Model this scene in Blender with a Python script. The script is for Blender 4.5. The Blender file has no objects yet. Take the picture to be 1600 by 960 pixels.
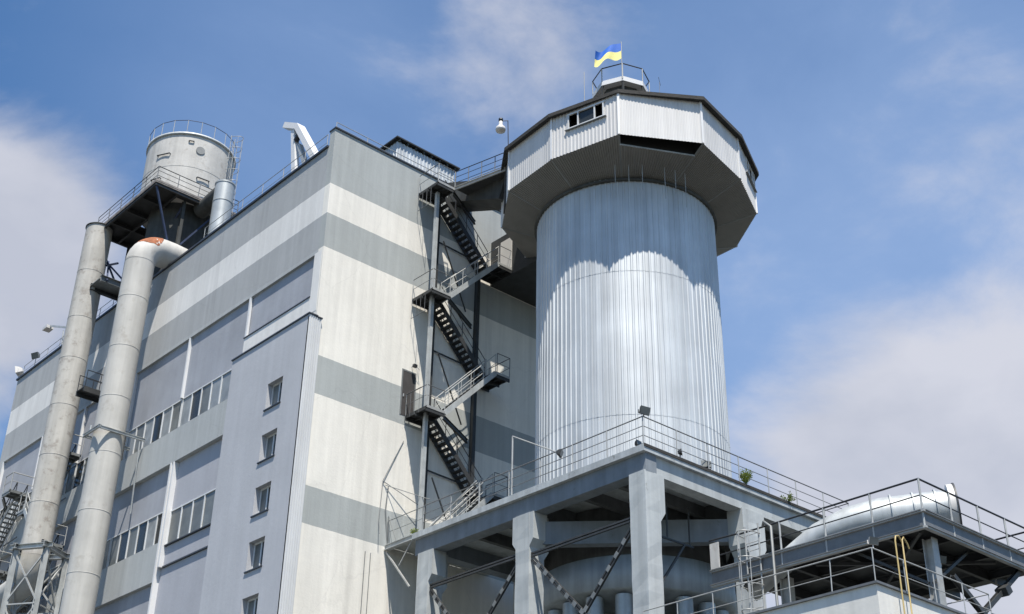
import bpy, math, random
from math import radians as R, sin, cos, pi
from mathutils import Vector, Matrix
random.seed(7)
S = bpy.context.scene
COL = S.collection

# ------------------------------------------------------------------ camera
cd = bpy.data.cameras.new('camera'); cam = bpy.data.objects.new('camera', cd); COL.objects.link(cam); S.camera = cam
cd.sensor_width = 36.0; cd.lens = 46.53; cd.clip_start = 0.1; cd.clip_end = 20000
yaw, pit, rol = R(48.566), R(29.3226), R(1.0901)
fw = Vector((cos(pit)*cos(yaw), cos(pit)*sin(yaw), sin(pit)))
rt0 = Vector((sin(yaw), -cos(yaw), 0)); up0 = rt0.cross(fw)
rt = cos(rol)*rt0 + sin(rol)*up0; up = -sin(rol)*rt0 + cos(rol)*up0
cam.matrix_world = Matrix(((rt.x, up.x, -fw.x, -29.3), (rt.y, up.y, -fw.y, -47.1), (rt.z, up.z, -fw.z, 1.6), (0, 0, 0, 1)))

# ------------------------------------------------------------------ light
SUN = Vector((-0.65, -1.0, 2.6)).normalized()
EL = math.asin(SUN.z); AZ = math.atan2(SUN.x, SUN.y)
sd = bpy.data.lights.new('sun', 'SUN'); sd.energy = 5.0; sd.angle = R(0.53); sd.color = (1.0, 0.945, 0.855)
so = bpy.data.objects.new('sun', sd); COL.objects.link(so)
so.rotation_euler = SUN.to_track_quat('Z', 'Y').to_euler()
S.view_settings.view_transform = 'Standard'; S.view_settings.look = 'None'
S.view_settings.exposure = 0.60; S.view_settings.gamma = 1.0; S.view_settings.use_curve_mapping = False

W = bpy.data.worlds.new('World'); S.world = W; W.use_nodes = True
nt = W.node_tree; nt.nodes.clear(); N = nt.nodes.new; LK = nt.links.new
def math_(tree, op, a, b=None, c=None, clamp=False):
    n = tree.nodes.new('ShaderNodeMath'); n.operation = op; n.use_clamp = clamp
    for i, v in enumerate((a, b, c)):
        if v is None: continue
        if isinstance(v, (int, float)): n.inputs[i].default_value = v
        else: tree.links.new(v, n.inputs[i])
    return n.outputs[0]
sky = N('ShaderNodeTexSky'); sky.sky_type = 'NISHITA'; sky.sun_disc = False
sky.sun_elevation = EL; sky.sun_rotation = AZ % (2*pi); sky.altitude = 300
sky.air_density = 1.0; sky.dust_density = 0.3; sky.ozone_density = 2.5
tc = N('ShaderNodeTexCoord')
gm = N('ShaderNodeVectorMath'); gm.operation = 'NORMALIZE'; LK(tc.outputs['Generated'], gm.inputs[0])
def blob(c, inner, outer, gain):
    d = N('ShaderNodeVectorMath'); d.operation = 'DISTANCE'; LK(gm.outputs[0], d.inputs[0])
    v = Vector(c).normalized(); d.inputs[1].default_value = v
    mr = N('ShaderNodeMapRange'); mr.interpolation_type = 'SMOOTHSTEP'
    mr.inputs['From Min'].default_value = outer; mr.inputs['From Max'].default_value = inner
    mr.inputs['To Min'].default_value = 0; mr.inputs['To Max'].default_value = gain
    LK(d.outputs['Value'], mr.inputs['Value']); return mr.outputs[0]
nz = N('ShaderNodeTexNoise'); nz.inputs['Scale'].default_value = 4.6; nz.inputs['Detail'].default_value = 12
nz.inputs['Roughness'].default_value = 0.58; nz.inputs['Distortion'].default_value = 0.25
mp = N('ShaderNodeMapping'); mp.inputs['Scale'].default_value = (1, 1, 1.6); LK(gm.outputs[0], mp.inputs[0]); LK(mp.outputs[0], nz.inputs['Vector'])
# cumulus low on the right and on the far left, thin veil overhead
lumps = math_(nt, 'MAXIMUM', blob((0.84, 0.44, 0.30), 0.06, 0.25, 0.70), blob((0.25, 0.835, 0.475), 0.03, 0.165, 0.56))
lumps = math_(nt, 'MAXIMUM', lumps, blob((0.86, 0.34, 0.36), 0.0, 0.15, 0.46))
lumps = math_(nt, 'MAXIMUM', lumps, blob((0.50, 0.585, 0.635), 0.0, 0.22, 0.17))
lumps = math_(nt, 'MAXIMUM', lumps, blob((0.68, 0.40, 0.61), 0.0, 0.25, 0.12))
t = math_(nt, 'ADD', nz.outputs['Fac'], lumps)
cr = N('ShaderNodeMapRange'); cr.interpolation_type = 'SMOOTHSTEP'; LK(t, cr.inputs['Value'])
cr.inputs['From Min'].default_value = 0.62; cr.inputs['From Max'].default_value = 0.98; cr.inputs['To Max'].default_value = 0.93
n2 = N('ShaderNodeTexNoise'); n2.inputs['Scale'].default_value = 9; n2.inputs['Detail'].default_value = 8; LK(mp.outputs[0], n2.inputs['Vector'])
n3 = N('ShaderNodeMapRange'); n3.inputs['From Min'].default_value = 0.35; n3.inputs['From Max'].default_value = 0.65; LK(n2.outputs['Fac'], n3.inputs['Value'])
tint = N('ShaderNodeMixRGB'); LK(n3.outputs[0], tint.inputs['Fac'])
tint.inputs['Color1'].default_value = (4.3, 4.5, 5.2, 1); tint.inputs['Color2'].default_value = (5.3, 5.4, 6.0, 1)
hs = N('ShaderNodeHueSaturation'); hs.inputs['Saturation'].default_value = 1.2; hs.inputs['Value'].default_value = 1.22; LK(sky.outputs[0], hs.inputs['Color'])
mx = N('ShaderNodeMixRGB'); LK(cr.outputs[0], mx.inputs['Fac']); 
vf = math_(nt, 'MULTIPLY', math_(nt, 'MAXIMUM', blob((0.76, 0.42, 0.48), 0.05, 0.52, 0.50), blob((0.42, 0.68, 0.60), 0.0, 0.30, 0.34)), math_(nt, 'ADD', nz.outputs['Fac'], 0.35))
vm = N('ShaderNodeMixRGB'); LK(vf, vm.inputs['Fac']); LK(hs.outputs[0], vm.inputs['Color1']); vm.inputs['Color2'].default_value = (3.7, 4.9, 7.3, 1)
LK(vm.outputs[0], mx.inputs['Color1']); LK(tint.outputs[0], mx.inputs['Color2'])
bg = N('ShaderNodeBackground'); bg.inputs['Strength'].default_value = 0.085; LK(mx.outputs[0], bg.inputs['Color'])
wo = N('ShaderNodeOutputWorld'); LK(bg.outputs[0], wo.inputs['Surface'])

# ------------------------------------------------------------------ materials
def mat(name, col, rough=0.7, metal=0.0, var=0.12, scale=0.6, streak=0.0, bump=0.0, bscale=6.0, dirt=None, dirt_amt=0.0, dscale=1.0, dthr=0.55):
    m = bpy.data.materials.new(name); m.use_nodes = True; t = m.node_tree; n = t.nodes; l = t.links
    b = n['Principled BSDF']; b.inputs['Roughness'].default_value = rough; b.inputs['Metallic'].default_value = metal
    geo = n.new('ShaderNodeNewGeometry'); pos = geo.outputs['Position']
    def noise(sc, det=6, mapping=None, rgh=0.6):
        x = n.new('ShaderNodeTexNoise'); x.inputs['Scale'].default_value = sc; x.inputs['Detail'].default_value = det; x.inputs['Roughness'].default_value = rgh
        if mapping:
            k = n.new('ShaderNodeMapping'); k.inputs['Scale'].default_value = mapping; l.new(pos, k.inputs[0]); l.new(k.outputs[0], x.inputs['Vector'])
        else: l.new(pos, x.inputs['Vector'])
        return x.outputs['Fac']
    base = n.new('ShaderNodeRGB'); base.outputs[0].default_value = (*col, 1); out = base.outputs[0]
    def mul(src, fac_socket, lo, hi, amin, amax):
        mr = n.new('ShaderNodeMapRange'); mr.inputs['From Min'].default_value = lo; mr.inputs['From Max'].default_value = hi
        mr.inputs['To Min'].default_value = amin; mr.inputs['To Max'].default_value = amax; l.new(fac_socket, mr.inputs['Value'])
        v = n.new('ShaderNodeVectorMath'); v.operation = 'SCALE'; l.new(src, v.inputs[0]); l.new(mr.outputs[0], v.inputs['Scale']); return v.outputs[0]
    if var: out = mul(out, noise(scale), 0.3, 0.7, 1-var, 1+var*0.6)
    if streak: out = mul(out, noise(1.0, 5, (2.6, 2.6, 0.10)), 0.35, 0.65, 1-streak, 1+streak*0.4)
    if dirt is not None:
        f = noise(dscale, 8, None, 0.7); mr = n.new('ShaderNodeMapRange'); mr.inputs['From Min'].default_value = dthr; mr.inputs['From Max'].default_value = dthr+0.1
        mr.inputs['To Max'].default_value = dirt_amt; l.new(f, mr.inputs['Value'])
        k = n.new('ShaderNodeMixRGB'); l.new(mr.outputs[0], k.inputs['Fac']); l.new(out, k.inputs['Color1']); k.inputs['Color2'].default_value = (*dirt, 1); out = k.outputs[0]
    l.new(out, b.inputs['Base Color'])
    if bump:
        bp = n.new('ShaderNodeBump'); bp.inputs['Strength'].default_value = bump; bp.inputs['Distance'].default_value = 0.03
        l.new(noise(bscale, 8), bp.inputs['Height']); l.new(bp.outputs[0], b.inputs['Normal'])
    return m

def striped(name, stops, streak=0.095):
    """painted render: bands of colour by height (object z), with joints of the wall panels"""
    m = mat(name, (0.5, 0.5, 0.5), 0.85, 0, 0.05, 0.5, 0, 0.25, 9)
    t = m.node_tree; n = t.nodes; l = t.links; b = n['Principled BSDF']
    tcn = n.new('ShaderNodeTexCoord'); sp = n.new('ShaderNodeSeparateXYZ'); l.new(tcn.outputs['Object'], sp.inputs[0])
    wob = n.new('ShaderNodeTexNoise'); wob.inputs['Scale'].default_value = 1.3; l.new(tcn.outputs['Object'], wob.inputs['Vector'])
    z = math_(t, 'ADD', sp.outputs['Z'], math_(t, 'MULTIPLY', math_(t, 'SUBTRACT', wob.outputs['Fac'], 0.5), 0.05))
    z = math_(t, 'DIVIDE', z, 50.0)
    cr = n.new('ShaderNodeValToRGB'); cr.color_ramp.interpolation = 'CONSTANT'; l.new(z, cr.inputs[0])
    e = cr.color_ramp.elements; e[0].position = 0; e[0].color = (*stops[0][1], 1); e[1].position = stops[1][0]/50; e[1].color = (*stops[1][1], 1)
    for s in stops[2:]:
        k = e.new(s[0]/50); k.color = (*s[1], 1)
    def nz(sc, mp, lo, hi, a, bb, src):
        x = n.new('ShaderNodeTexNoise'); x.inputs['Scale'].default_value = sc; x.inputs['Detail'].default_value = 7; x.inputs['Roughness'].default_value = 0.65
        k = n.new('ShaderNodeMapping'); k.inputs['Scale'].default_value = mp; l.new(tcn.outputs['Object'], k.inputs[0]); l.new(k.outputs[0], x.inputs['Vector'])
        mr = n.new('ShaderNodeMapRange'); mr.inputs['From Min'].default_value = lo; mr.inputs['From Max'].default_value = hi; mr.inputs['To Min'].default_value = a; mr.inputs['To Max'].default_value = bb
        l.new(x.outputs['Fac'], mr.inputs['Value'])
        v = n.new('ShaderNodeVectorMath'); v.operation = 'SCALE'; l.new(src, v.inputs[0]); l.new(mr.outputs[0], v.inputs['Scale']); return v.outputs[0]
    o = nz(0.35, (1, 1, 1), 0.3, 0.7, 0.93, 1.03, cr.outputs[0])
    o = nz(1.0, (1.7, 1.7, 0.09), 0.42, 0.62, 1-streak, 1.02, o)
    o = nz(3.0, (1, 1, 1), 0.3, 0.7, 0.97, 1.02, o)
    o = nz(1.0, (0.6, 0.6, 0.03), 0.56, 0.66, 1.0, 1-streak*1.5, o)
    # vertical hairline cracks / panel joints
    v = n.new('ShaderNodeTexVoronoi'); v.feature = 'DISTANCE_TO_EDGE'; v.inputs['Scale'].default_value = 1.0
    k = n.new('ShaderNodeMapping'); k.inputs['Scale'].default_value = (0.33, 0.33, 0.16); l.new(tcn.outputs['Object'], k.inputs[0])
    ad = n.new('ShaderNodeVectorMath'); ad.operation = 'ADD'; ws = n.new('ShaderNodeVectorMath'); ws.operation = 'SCALE'; ws.inputs['Scale'].default_value = 0.10
    wn = n.new('ShaderNodeTexNoise'); wn.inputs['Scale'].default_value = 1.2; wn.inputs['Detail'].default_value = 8; l.new(tcn.outputs['Object'], wn.inputs['Vector'])
    l.new(wn.outputs['Color'], ws.inputs[0]); l.new(k.outputs[0], ad.inputs[0]); l.new(ws.outputs[0], ad.inputs[1]); l.new(ad.outputs[0], v.inputs['Vector'])
    mr = n.new('ShaderNodeMapRange'); mr.inputs['From Min'].default_value = 0.0; mr.inputs['From Max'].default_value = 0.006; mr.inputs['To Min'].default_value = 0.93; mr.inputs['To Max'].default_value = 1.0
    l.new(v.outputs['Distance'], mr.inputs['Value'])
    sc = n.new('ShaderNodeVectorMath'); sc.operation = 'SCALE'; l.new(o, sc.inputs[0]); l.new(mr.outputs[0], sc.inputs['Scale'])
    l.new(sc.outputs[0], b.inputs['Base Color']); return m

CREAM = (0.79, 0.76, 0.69); GREY = (0.385, 0.405, 0.395); WHITE = (0.72, 0.71, 0.685); LGREY = (0.385, 0.395, 0.398); GG = (0.42, 0.44, 0.44)
M = {}
M['wall_r'] = striped('render_side', [(0, CREAM), (21.3, GREY), (23.05, CREAM), (27.6, GREY), (29.6, CREAM), (35.4, GREY), (37.36, CREAM), (39.25, GREY)])
M['wall_l'] = striped('render_front', [(0, GG), (35.4, LGREY), (37.36, WHITE), (39.25, LGREY)], 0.08)
M['white_render'] = mat('white_render', WHITE, 0.85, 0, 0.08, 0.8, 0.08, 0.2)
M['panel'] = mat('blue_grey_render', (0.335, 0.35, 0.385), 0.8, 0, 0.14, 0.45, 0.05, 0.2)
M['panel2'] = mat('pale_lilac_render', (0.445, 0.455, 0.48), 0.8, 0, 0.06, 0.5, 0.05, 0.2)
M['panel3'] = mat('lilac_render', (0.385, 0.395, 0.43), 0.8, 0, 0.06, 0.5, 0.04, 0.2)
M['trim'] = mat('white_trim', (0.68, 0.68, 0.68), 0.5, 0, 0.05)
M['coping'] = mat('dark_coping', (0.05, 0.055, 0.065), 0.45, 0.3, 0.1)
M['frame'] = mat('window_frame', (0.66, 0.67, 0.67), 0.4, 0, 0.08, 2, 0.1)
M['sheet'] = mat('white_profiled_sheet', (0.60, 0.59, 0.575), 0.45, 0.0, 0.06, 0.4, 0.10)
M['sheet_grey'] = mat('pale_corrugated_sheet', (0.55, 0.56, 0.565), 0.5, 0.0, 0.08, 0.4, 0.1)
M['soffit'] = mat('soffit_sheet', (0.20, 0.195, 0.182), 0.55, 0.1, 0.14, 0.7, 0.0)  # light-grey sheet, base colour darkened to deepen the shade under the eaves
M['galv'] = mat('galvanised_sheet', (0.54, 0.565, 0.58), 0.62, 0.5, 0.13, 0.4, 0.16)
M['galv2'] = mat('galvanised_duct', (0.42, 0.445, 0.45), 0.5, 0.35, 0.18, 1.2, 0.15)
M['oldpipe'] = mat('weathered_pipe_paint', (0.47, 0.455, 0.42), 0.75, 0, 0.14, 0.8, 0.16, 0.3, 5, (0.20, 0.17, 0.145), 0.55, 1.7, 0.54)
M['pipe2'] = mat('pale_pipe_paint', (0.47, 0.46, 0.43), 0.7, 0, 0.12, 0.6, 0.12, 0.2, 5, (0.27, 0.24, 0.20), 0.4, 1.1, 0.57)
M['tank'] = mat('tank_paint', (0.49, 0.48, 0.455), 0.7, 0, 0.14, 0.9, 0.13, 0.25, 5, (0.25, 0.22, 0.19), 0.45, 1.3, 0.55)
M['rust'] = mat('rust', (0.30, 0.105, 0.045), 0.9, 0, 0.5, 4)
M['skirt'] = mat('dark_weathered_steel', (0.06, 0.063, 0.06), 0.75, 0.1, 0.4, 1.2, 0.3)
M['steel'] = mat('grey_steel_paint', (0.20, 0.21, 0.21), 0.55, 0.2, 0.2, 2, 0.1)
M['steel_dark'] = mat('dark_steel_paint', (0.045, 0.047, 0.048), 0.55, 0.2, 0.3, 2)
M['steel_light'] = mat('light_steel_paint', (0.44, 0.46, 0.46), 0.5, 0.15, 0.2, 2, 0.15)
M['steel_blue'] = mat('navy_steel_paint', (0.035, 0.05, 0.10), 0.55, 0.2, 0.3, 2)
M['rail'] = mat('railing_paint', (0.16, 0.165, 0.17), 0.5, 0.2, 0.2, 3)
M['rail_light'] = mat('pale_railing_paint', (0.38, 0.385, 0.375), 0.5, 0.2, 0.2, 3)
M['rail_dark'] = mat('black_railing_paint', (0.022, 0.024, 0.028), 0.45, 0.1, 0.2, 3)
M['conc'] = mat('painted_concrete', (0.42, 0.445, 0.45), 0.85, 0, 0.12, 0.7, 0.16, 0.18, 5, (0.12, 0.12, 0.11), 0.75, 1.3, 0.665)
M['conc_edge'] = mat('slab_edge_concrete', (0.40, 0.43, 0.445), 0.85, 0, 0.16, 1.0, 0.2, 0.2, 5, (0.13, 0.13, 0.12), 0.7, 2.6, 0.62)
M['conc_beam'] = mat('shaded_beam_concrete', (0.19, 0.215, 0.24), 0.85, 0, 0.18, 0.9, 0.14, 0.2, 5, (0.10, 0.105, 0.11), 0.6, 1.5, 0.62)  # trestle concrete again, with the shade under the slab put into its colour
M['conc_dark'] = mat('dark_concrete', (0.115, 0.12, 0.12), 0.9, 0, 0.35, 0.9, 0.2, 0.5)  # darker concrete for the inner beams, drum and core
M['felt'] = mat('roofing_felt', (0.035, 0.034, 0.032), 0.9, 0, 0.3, 3, 0, 0.8, 12)
M['ring'] = mat('hopper_ring_paint', (0.36, 0.40, 0.43), 0.6, 0.1, 0.2, 0.8, 0.2)
M['glass'] = mat('dark_glass', (0.035, 0.04, 0.042), 0.12, 0, 0.2); M['glass'].node_tree.nodes['Principled BSDF'].inputs['Specular IOR Level'].default_value = 0.35
M['glass2'] = mat('dusty_glass', (0.15, 0.16, 0.155), 0.3, 0, 0.35, 0.9)
M['glass3'] = mat('painted_reflection_glass', (0.27, 0.29, 0.30), 0.35, 0, 0.3, 1.5)  # reflection painted into the pane as a pale base colour
M['black'] = mat('dark_interior', (0.006, 0.006, 0.006), 0.9, 0, 0)
M['yellow'] = mat('yellow_gas_pipe', (0.42, 0.32, 0.13), 0.5, 0, 0.15)
M['door'] = mat('brown_door', (0.055, 0.05, 0.048), 0.7, 0, 0.3, 2)
M['redoor'] = mat('rust_brown_door', (0.07, 0.03, 0.02), 0.7, 0, 0.3, 2)
M['leaf'] = mat('weed_leaf', (0.10, 0.16, 0.035), 0.6, 0, 0.3, 5)
M['leafy'] = mat('weed_leaf_yellowish', (0.30, 0.36, 0.08), 0.6, 0, 0.3, 5)
M['flag_blue'] = mat('flag_blue_cloth', (0.015, 0.13, 0.55), 0.7, 0, 0.06)
M['flag_yellow'] = mat('flag_yellow_cloth', (0.85, 0.78, 0.28), 0.7, 0, 0.06)
M['ground'] = mat('yard_asphalt', (0.07, 0.068, 0.064), 0.9, 0, 0.25, 0.1, 0, 0.3, 3, (0.07, 0.09, 0.04), 0.5, 0.03, 0.5)
M['plaster'] = mat('cream_plaster', (0.68, 0.665, 0.62), 0.85, 0, 0.07, 0.8, 0.08, 0.2)
M['lamp_white'] = mat('lamp_enamel', (0.62, 0.60, 0.57), 0.4, 0, 0.1)

# ------------------------------------------------------------------ mesh building
class MB:
    def __init__(s): s.v = []; s.f = []; s.sm = []
    def add(s, vs, fs, smooth=False):
        o = len(s.v); s.v += [tuple(x) for x in vs]; s.f += [tuple(o+i for i in f) for f in fs]; s.sm += [smooth]*len(fs); return s
    def box(s, a, b):
        (x0, y0, z0), (x1, y1, z1) = a, b
        x0, x1 = min(x0, x1), max(x0, x1); y0, y1 = min(y0, y1), max(y0, y1); z0, z1 = min(z0, z1), max(z0, z1)
        return s.add([(x0,y0,z0),(x1,y0,z0),(x1,y1,z0),(x0,y1,z0),(x0,y0,z1),(x1,y0,z1),(x1,y1,z1),(x0,y1,z1)],
                     [(0,3,2,1),(4,5,6,7),(0,1,5,4),(1,2,6,5),(2,3,7,6),(3,0,4,7)])
    def beam(s, p, q, w, h, upv=(0, 0, 1)):
        p = Vector(p); q = Vector(q); d = (q-p).normalized(); u = Vector(upv)
        if abs(d.dot(u)) > 0.98: u = Vector((1, 0, 0))
        a = d.cross(u).normalized(); b = a.cross(d).normalized()
        vs = [e + a*i*w/2 + b*j*h/2 for e in (p, q) for i, j in ((-1,-1),(1,-1),(1,1),(-1,1))]
        return s.add(vs, [(0,1,2,3),(7,6,5,4),(0,4,5,1),(1,5,6,2),(2,6,7,3),(3,7,4,0)])
    def ibeam(s, p, q, w, h, upv=(0, 0, 1), t=0.02):
        p = Vector(p); q = Vector(q); d = (q-p).normalized(); u = Vector(upv)
        if abs(d.dot(u)) > 0.98: u = Vector((1, 0, 0))
        a = d.cross(u).normalized(); b = a.cross(d).normalized()
        s.beam(p, q, t*1.1, h-2*t, b); s.beam(p+b*(h-t)/2, q+b*(h-t)/2, w, t, b); s.beam(p-b*(h-t)/2, q-b*(h-t)/2, w, t, b); return s
    def channel(s, p, q, w, h, side, upv=(0, 0, 1), t=0.02):
        p = Vector(p); q = Vector(q); d = (q-p).normalized(); u = Vector(upv)
        if abs(d.dot(u)) > 0.98: u = Vector((1, 0, 0))
        a = d.cross(u).normalized()*side; b = a.cross(d).normalized()
        if b.dot(u) < 0: b = -b
        s.beam(p, q, t, h-2*t, b); s.beam(p+b*(h-t)/2+a*w/2, q+b*(h-t)/2+a*w/2, w, t, b); s.beam(p-b*(h-t)/2+a*w/2, q-b*(h-t)/2+a*w/2, w, t, b); return s
    def tube(s, p, q, r, n=8, r2=None, caps=True):
        p = Vector(p); q = Vector(q); d = (q-p).normalized(); u = Vector((0, 0, 1)) if abs(d.z) < 0.95 else Vector((1, 0, 0))
        a = d.cross(u).normalized(); b = a.cross(d); r2 = r if r2 is None else r2
        vs = [p + (a*cos(2*pi*i/n)+b*sin(2*pi*i/n))*r for i in range(n)] + [q + (a*cos(2*pi*i/n)+b*sin(2*pi*i/n))*r2 for i in range(n)]
        s.add(vs, [(i, i+n, (i+1) % n + n, (i+1) % n) for i in range(n)], True)
        if caps: s.add(vs[:n], [tuple(range(n))]); s.add(vs[n:], [tuple(reversed(range(n)))])
        return s
    def path(s, pts, r, n=8, caps=True):
        pts = [Vector(p) for p in pts]; k = len(pts); T = []
        for i in range(k):
            d = (pts[min(i+1, k-1)] - pts[max(i-1, 0)]).normalized(); T.append(d)
        u = Vector((0, 0, 1)) if abs(T[0].z) < 0.9 else Vector((1, 0, 0)); a = T[0].cross(u).normalized(); vs = []
        for i in range(k):
            a = (a - T[i]*a.dot(T[i])).normalized(); b = a.cross(T[i]); rr = r[i] if isinstance(r, (list, tuple)) else r
            vs += [pts[i] + (a*cos(2*pi*j/n)+b*sin(2*pi*j/n))*rr for j in range(n)]
        s.add(vs, [(i*n+j, (i+1)*n+j, (i+1)*n+(j+1) % n, i*n+(j+1) % n) for i in range(k-1) for j in range(n)], True)
        if caps: s.add(vs[:n], [tuple(range(n))]); s.add(vs[-n:], [tuple(reversed(range(n)))])
        return s
    def prism(s, poly, z0, z1):
        n = len(poly); vs = [(x, y, z0) for x, y in poly] + [(x, y, z1) for x, y in poly]
        return s.add(vs, [tuple(reversed(range(n))), tuple(range(n, 2*n))] + [(i, (i+1) % n, (i+1) % n + n, i+n) for i in range(n)])
    def lathe(s, c, prof, n=48, smooth=True):
        vs = [(c[0]+r*cos(2*pi*j/n), c[1]+r*sin(2*pi*j/n), z) for r, z in prof for j in range(n)]
        return s.add(vs, [(i*n+j, i*n+(j+1) % n, (i+1)*n+(j+1) % n, (i+1)*n+j) for i in range(len(prof)-1) for j in range(n)], smooth)
    def ribbed(s, A, B, C, D, pitch, depth, duty=0.5, bev=0.18, outward=(0, 0, 1)):
        """trapezoid-profile sheet; A->B lower edge, D->C upper edge, ribs run from the lower to the upper edge"""
        A, B, C, D = map(Vector, (A, B, C, D)); L = max((B-A).length, (C-D).length); k = max(1, round(L/pitch))
        nrm = (B-A).cross(D-A).normalized()
        if nrm.dot(Vector(outward)) < 0: nrm = -nrm
        us = []
        for i in range(k):
            us += [((i+0)/k, 0), ((i+1-duty-bev)/k, 0), ((i+1-duty)/k, depth), ((i+1-bev)/k, depth)]
        us.append((1, 0)); vs = []
        for u, h in us: vs += [A.lerp(B, u)+nrm*h, D.lerp(C, u)+nrm*h]
        fs = [(2*i, 2*i+2, 2*i+3, 2*i+1) for i in range(len(us)-1)]
        return s.add(vs, fs)
    def build(s, name, m, parent=None, kind=None):
        me = bpy.data.meshes.new(name)
        off = Vector((0, 0, 0)); p = parent
        while p is not None: off += Vector(p.location); p = p.parent
        me.from_pydata([tuple(Vector(v)-off) for v in s.v], [], s.f); me.polygons.foreach_set('use_smooth', s.sm); me.update()
        me.materials.append(M[m] if isinstance(m, str) else m)
        o = bpy.data.objects.new(name, me); COL.objects.link(o)
        if parent is not None: o.parent = parent
        if kind: o['kind'] = kind
        return o
def thing(name, label, cat, loc=(0, 0, 0), group=None):
    o = bpy.data.objects.new(name, None); o.empty_display_size = 0.3; COL.objects.link(o); o.location = loc
    o['label'] = label; o['category'] = cat
    if group: o['group'] = group
    return o
def tag(o, label, cat, group=None):
    o['label'] = label; o['category'] = cat
    if group: o['group'] = group
    return o
def rebase(o, loc):
    """put a single-mesh thing's origin at its own base"""
    d = Vector(loc); o.data.transform(Matrix.Translation(-d)); o.location = d; return o
def copy_tree(o, parent=None):
    c = o.copy(); COL.objects.link(c); c.parent = parent
    for ch in list(o.children): copy_tree(ch, c)
    return c

def rail(parent, pts, h=1.1, spacing=1.6, mids=(0.55,), r=0.024, m='rail', mp=None, closed=False, name='railing', off=0.0, post_r=None, sub=True, sway=0.0):
    """railing part: rails in one mesh, every post a sub-part. pts are foot points"""
    pts = [Vector(p) for p in pts]
    if closed: pts = pts + [pts[0]]
    b = MB(); rnd = random.Random(len(pts)*13+int(abs(pts[0].x*7)))
    for a, c in zip(pts, pts[1:]):
        for z in (h,)+tuple(mids): b.tube(a+Vector((0, 0, z)), c+Vector((0, 0, z)), r if z == h else r*0.62, 6)
    ro = b.build(name, m, parent)
    posts = []
    for i, (a, c) in enumerate(zip(pts, pts[1:])):
        n = max(1, round((c-a).length/spacing))
        for j in range(n + (1 if (i == len(pts)-2 and not closed) else 0)):
            posts.append(a.lerp(c, j/n))
    pr = post_r or r
    if sub:
        for p in posts:
            q = MB().tube(p-Vector((0, 0, off)), p+Vector((rnd.uniform(-sway, sway), rnd.uniform(-sway, sway), h)), pr, 6); q.build('post', mp or m, ro)
    return ro

# ------------------------------------------------------------------ ground
g = MB().add([(-3000,-3000,0),(3000,-3000,0),(3000,3000,0),(-3000,3000,0)], [(0,1,2,3)]).build('ground', 'ground', None, 'structure')

# ------------------------------------------------------------------ factory building
B = thing('factory_building', 'tall grey factory block with cream stripes and recessed windows, left half of the scene', 'factory building', (0, 0, 0))
YE = 37.9; XE = 16.6
# side wall (faces -Y): slightly higher parapet
b = MB(); b.box((0, 0, 0), (XE, 0.45, 42.62)); b.build('side_wall', 'wall_r', B)
b = MB(); b.box((-0.04, -0.07, 42.62), (XE, 0.5, 42.70)); b.build('parapet_coping', 'coping', B)
# front wall (faces -X) with recessed bays
ys = [0.70, 6.60, 12.70, 18.80, 25.2, 31.2, 37.2]
holes = []
holes.append((0.75, 6.55, 33.0, 35.35, 0))
for i, (ya, yb) in enumerate(zip(ys[1:], ys[2:])):
    holes.append((ya if i else 6.65, yb, 29.92, 35.35, 1))
    holes.append((ya if i else 6.65, yb, 23.65 if i != 0 else 16.0, 27.95, 2))
    if i: holes.append((ya, yb, 16.0, 21.6, 3))
def merge_edges(k): return sorted(set([v for h in holes for v in h[2*k:2*k+2]]))
yg = sorted(set([0.45, YE] + merge_edges(0))); zg = sorted(set([0.0, 41.67] + merge_edges(1)))
b = MB()
def inside(y, z): return any(h[0] < y < h[1] and h[2] < z < h[3] for h in holes)
for y0, y1 in zip(yg, yg[1:]):
    zs = None
    for z0, z1 in zip(zg, zg[1:]):
        solid = not inside((y0+y1)/2, (z0+z1)/2)
        if solid: b.add([(0,y0,z0),(0,y1,z0),(0,y1,z1),(0,y0,z1)], [(0,3,2,1)])
for (y0, y1, z0, z1, k) in holes:  # reveals 0.3 deep
    X = 0.34
    b.add([(0,y0,z1),(X,y0,z1),(X,y1,z1),(0,y1,z1)], [(0,1,2,3)]); b.add([(0,y0,z0),(0,y1,z0),(X,y1,z0),(X,y0,z0)], [(0,1,2,3)])
    left_open = any(abs(h[0]-y1) < 0.06 and abs(h[3]-z1) < 0.01 for h in holes); right_open = any(abs(h[1]-y0) < 0.06 and abs(h[3]-z1) < 0.01 for h in holes)
    if not left_open: b.add([(0,y1,z0),(0,y1,z1),(X,y1,z1),(X,y1,z0)], [(0,1,2,3)])
    if not right_open: b.add([(0,y0,z0),(X,y0,z0),(X,y0,z1),(0,y0,z1)], [(0,1,2,3)])
b.box((0.35, 0.5, 0), (0.6, YE, 41.6)); b.add([(0,YE,0),(0.6,YE,0),(0.6,YE,41.67),(0,YE,41.67)], [(0,1,2,3)])
b.build('front_wall', 'wall_l', B)
b = MB(); b.box((-0.10, 0.47, 41.67), (0.55, YE+0.1, 41.79)); b.build('roof_edge', 'coping', B)
b = MB(); b.box((0.6, 0.5, 41.3), (XE, YE, 41.6)); b.build('roof', 'felt', B)
b = MB(); b.box((0.62, YE, 0), (XE, YE+0.4, 41.6)); b.box((XE, 0, 0), (XE+0.4, YE+0.4, 41.6)); b.build('rear_wall', 'wall_l', B)
# white corner pier and spandrel beside it
b = MB(); b.box((-0.012, 0.10, 32.0), (-0.002, 0.72, 35.38)); b.box((-0.012, 0.72, 31.9), (-0.002, 6.62, 32.96)); b.build('white_spandrel', 'white_render', B)
b = MB(); b.box((-0.05, 0.74, 32.95), (0.09, 6.66, 33.01)); b.build('sill', 'coping', B)
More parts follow.
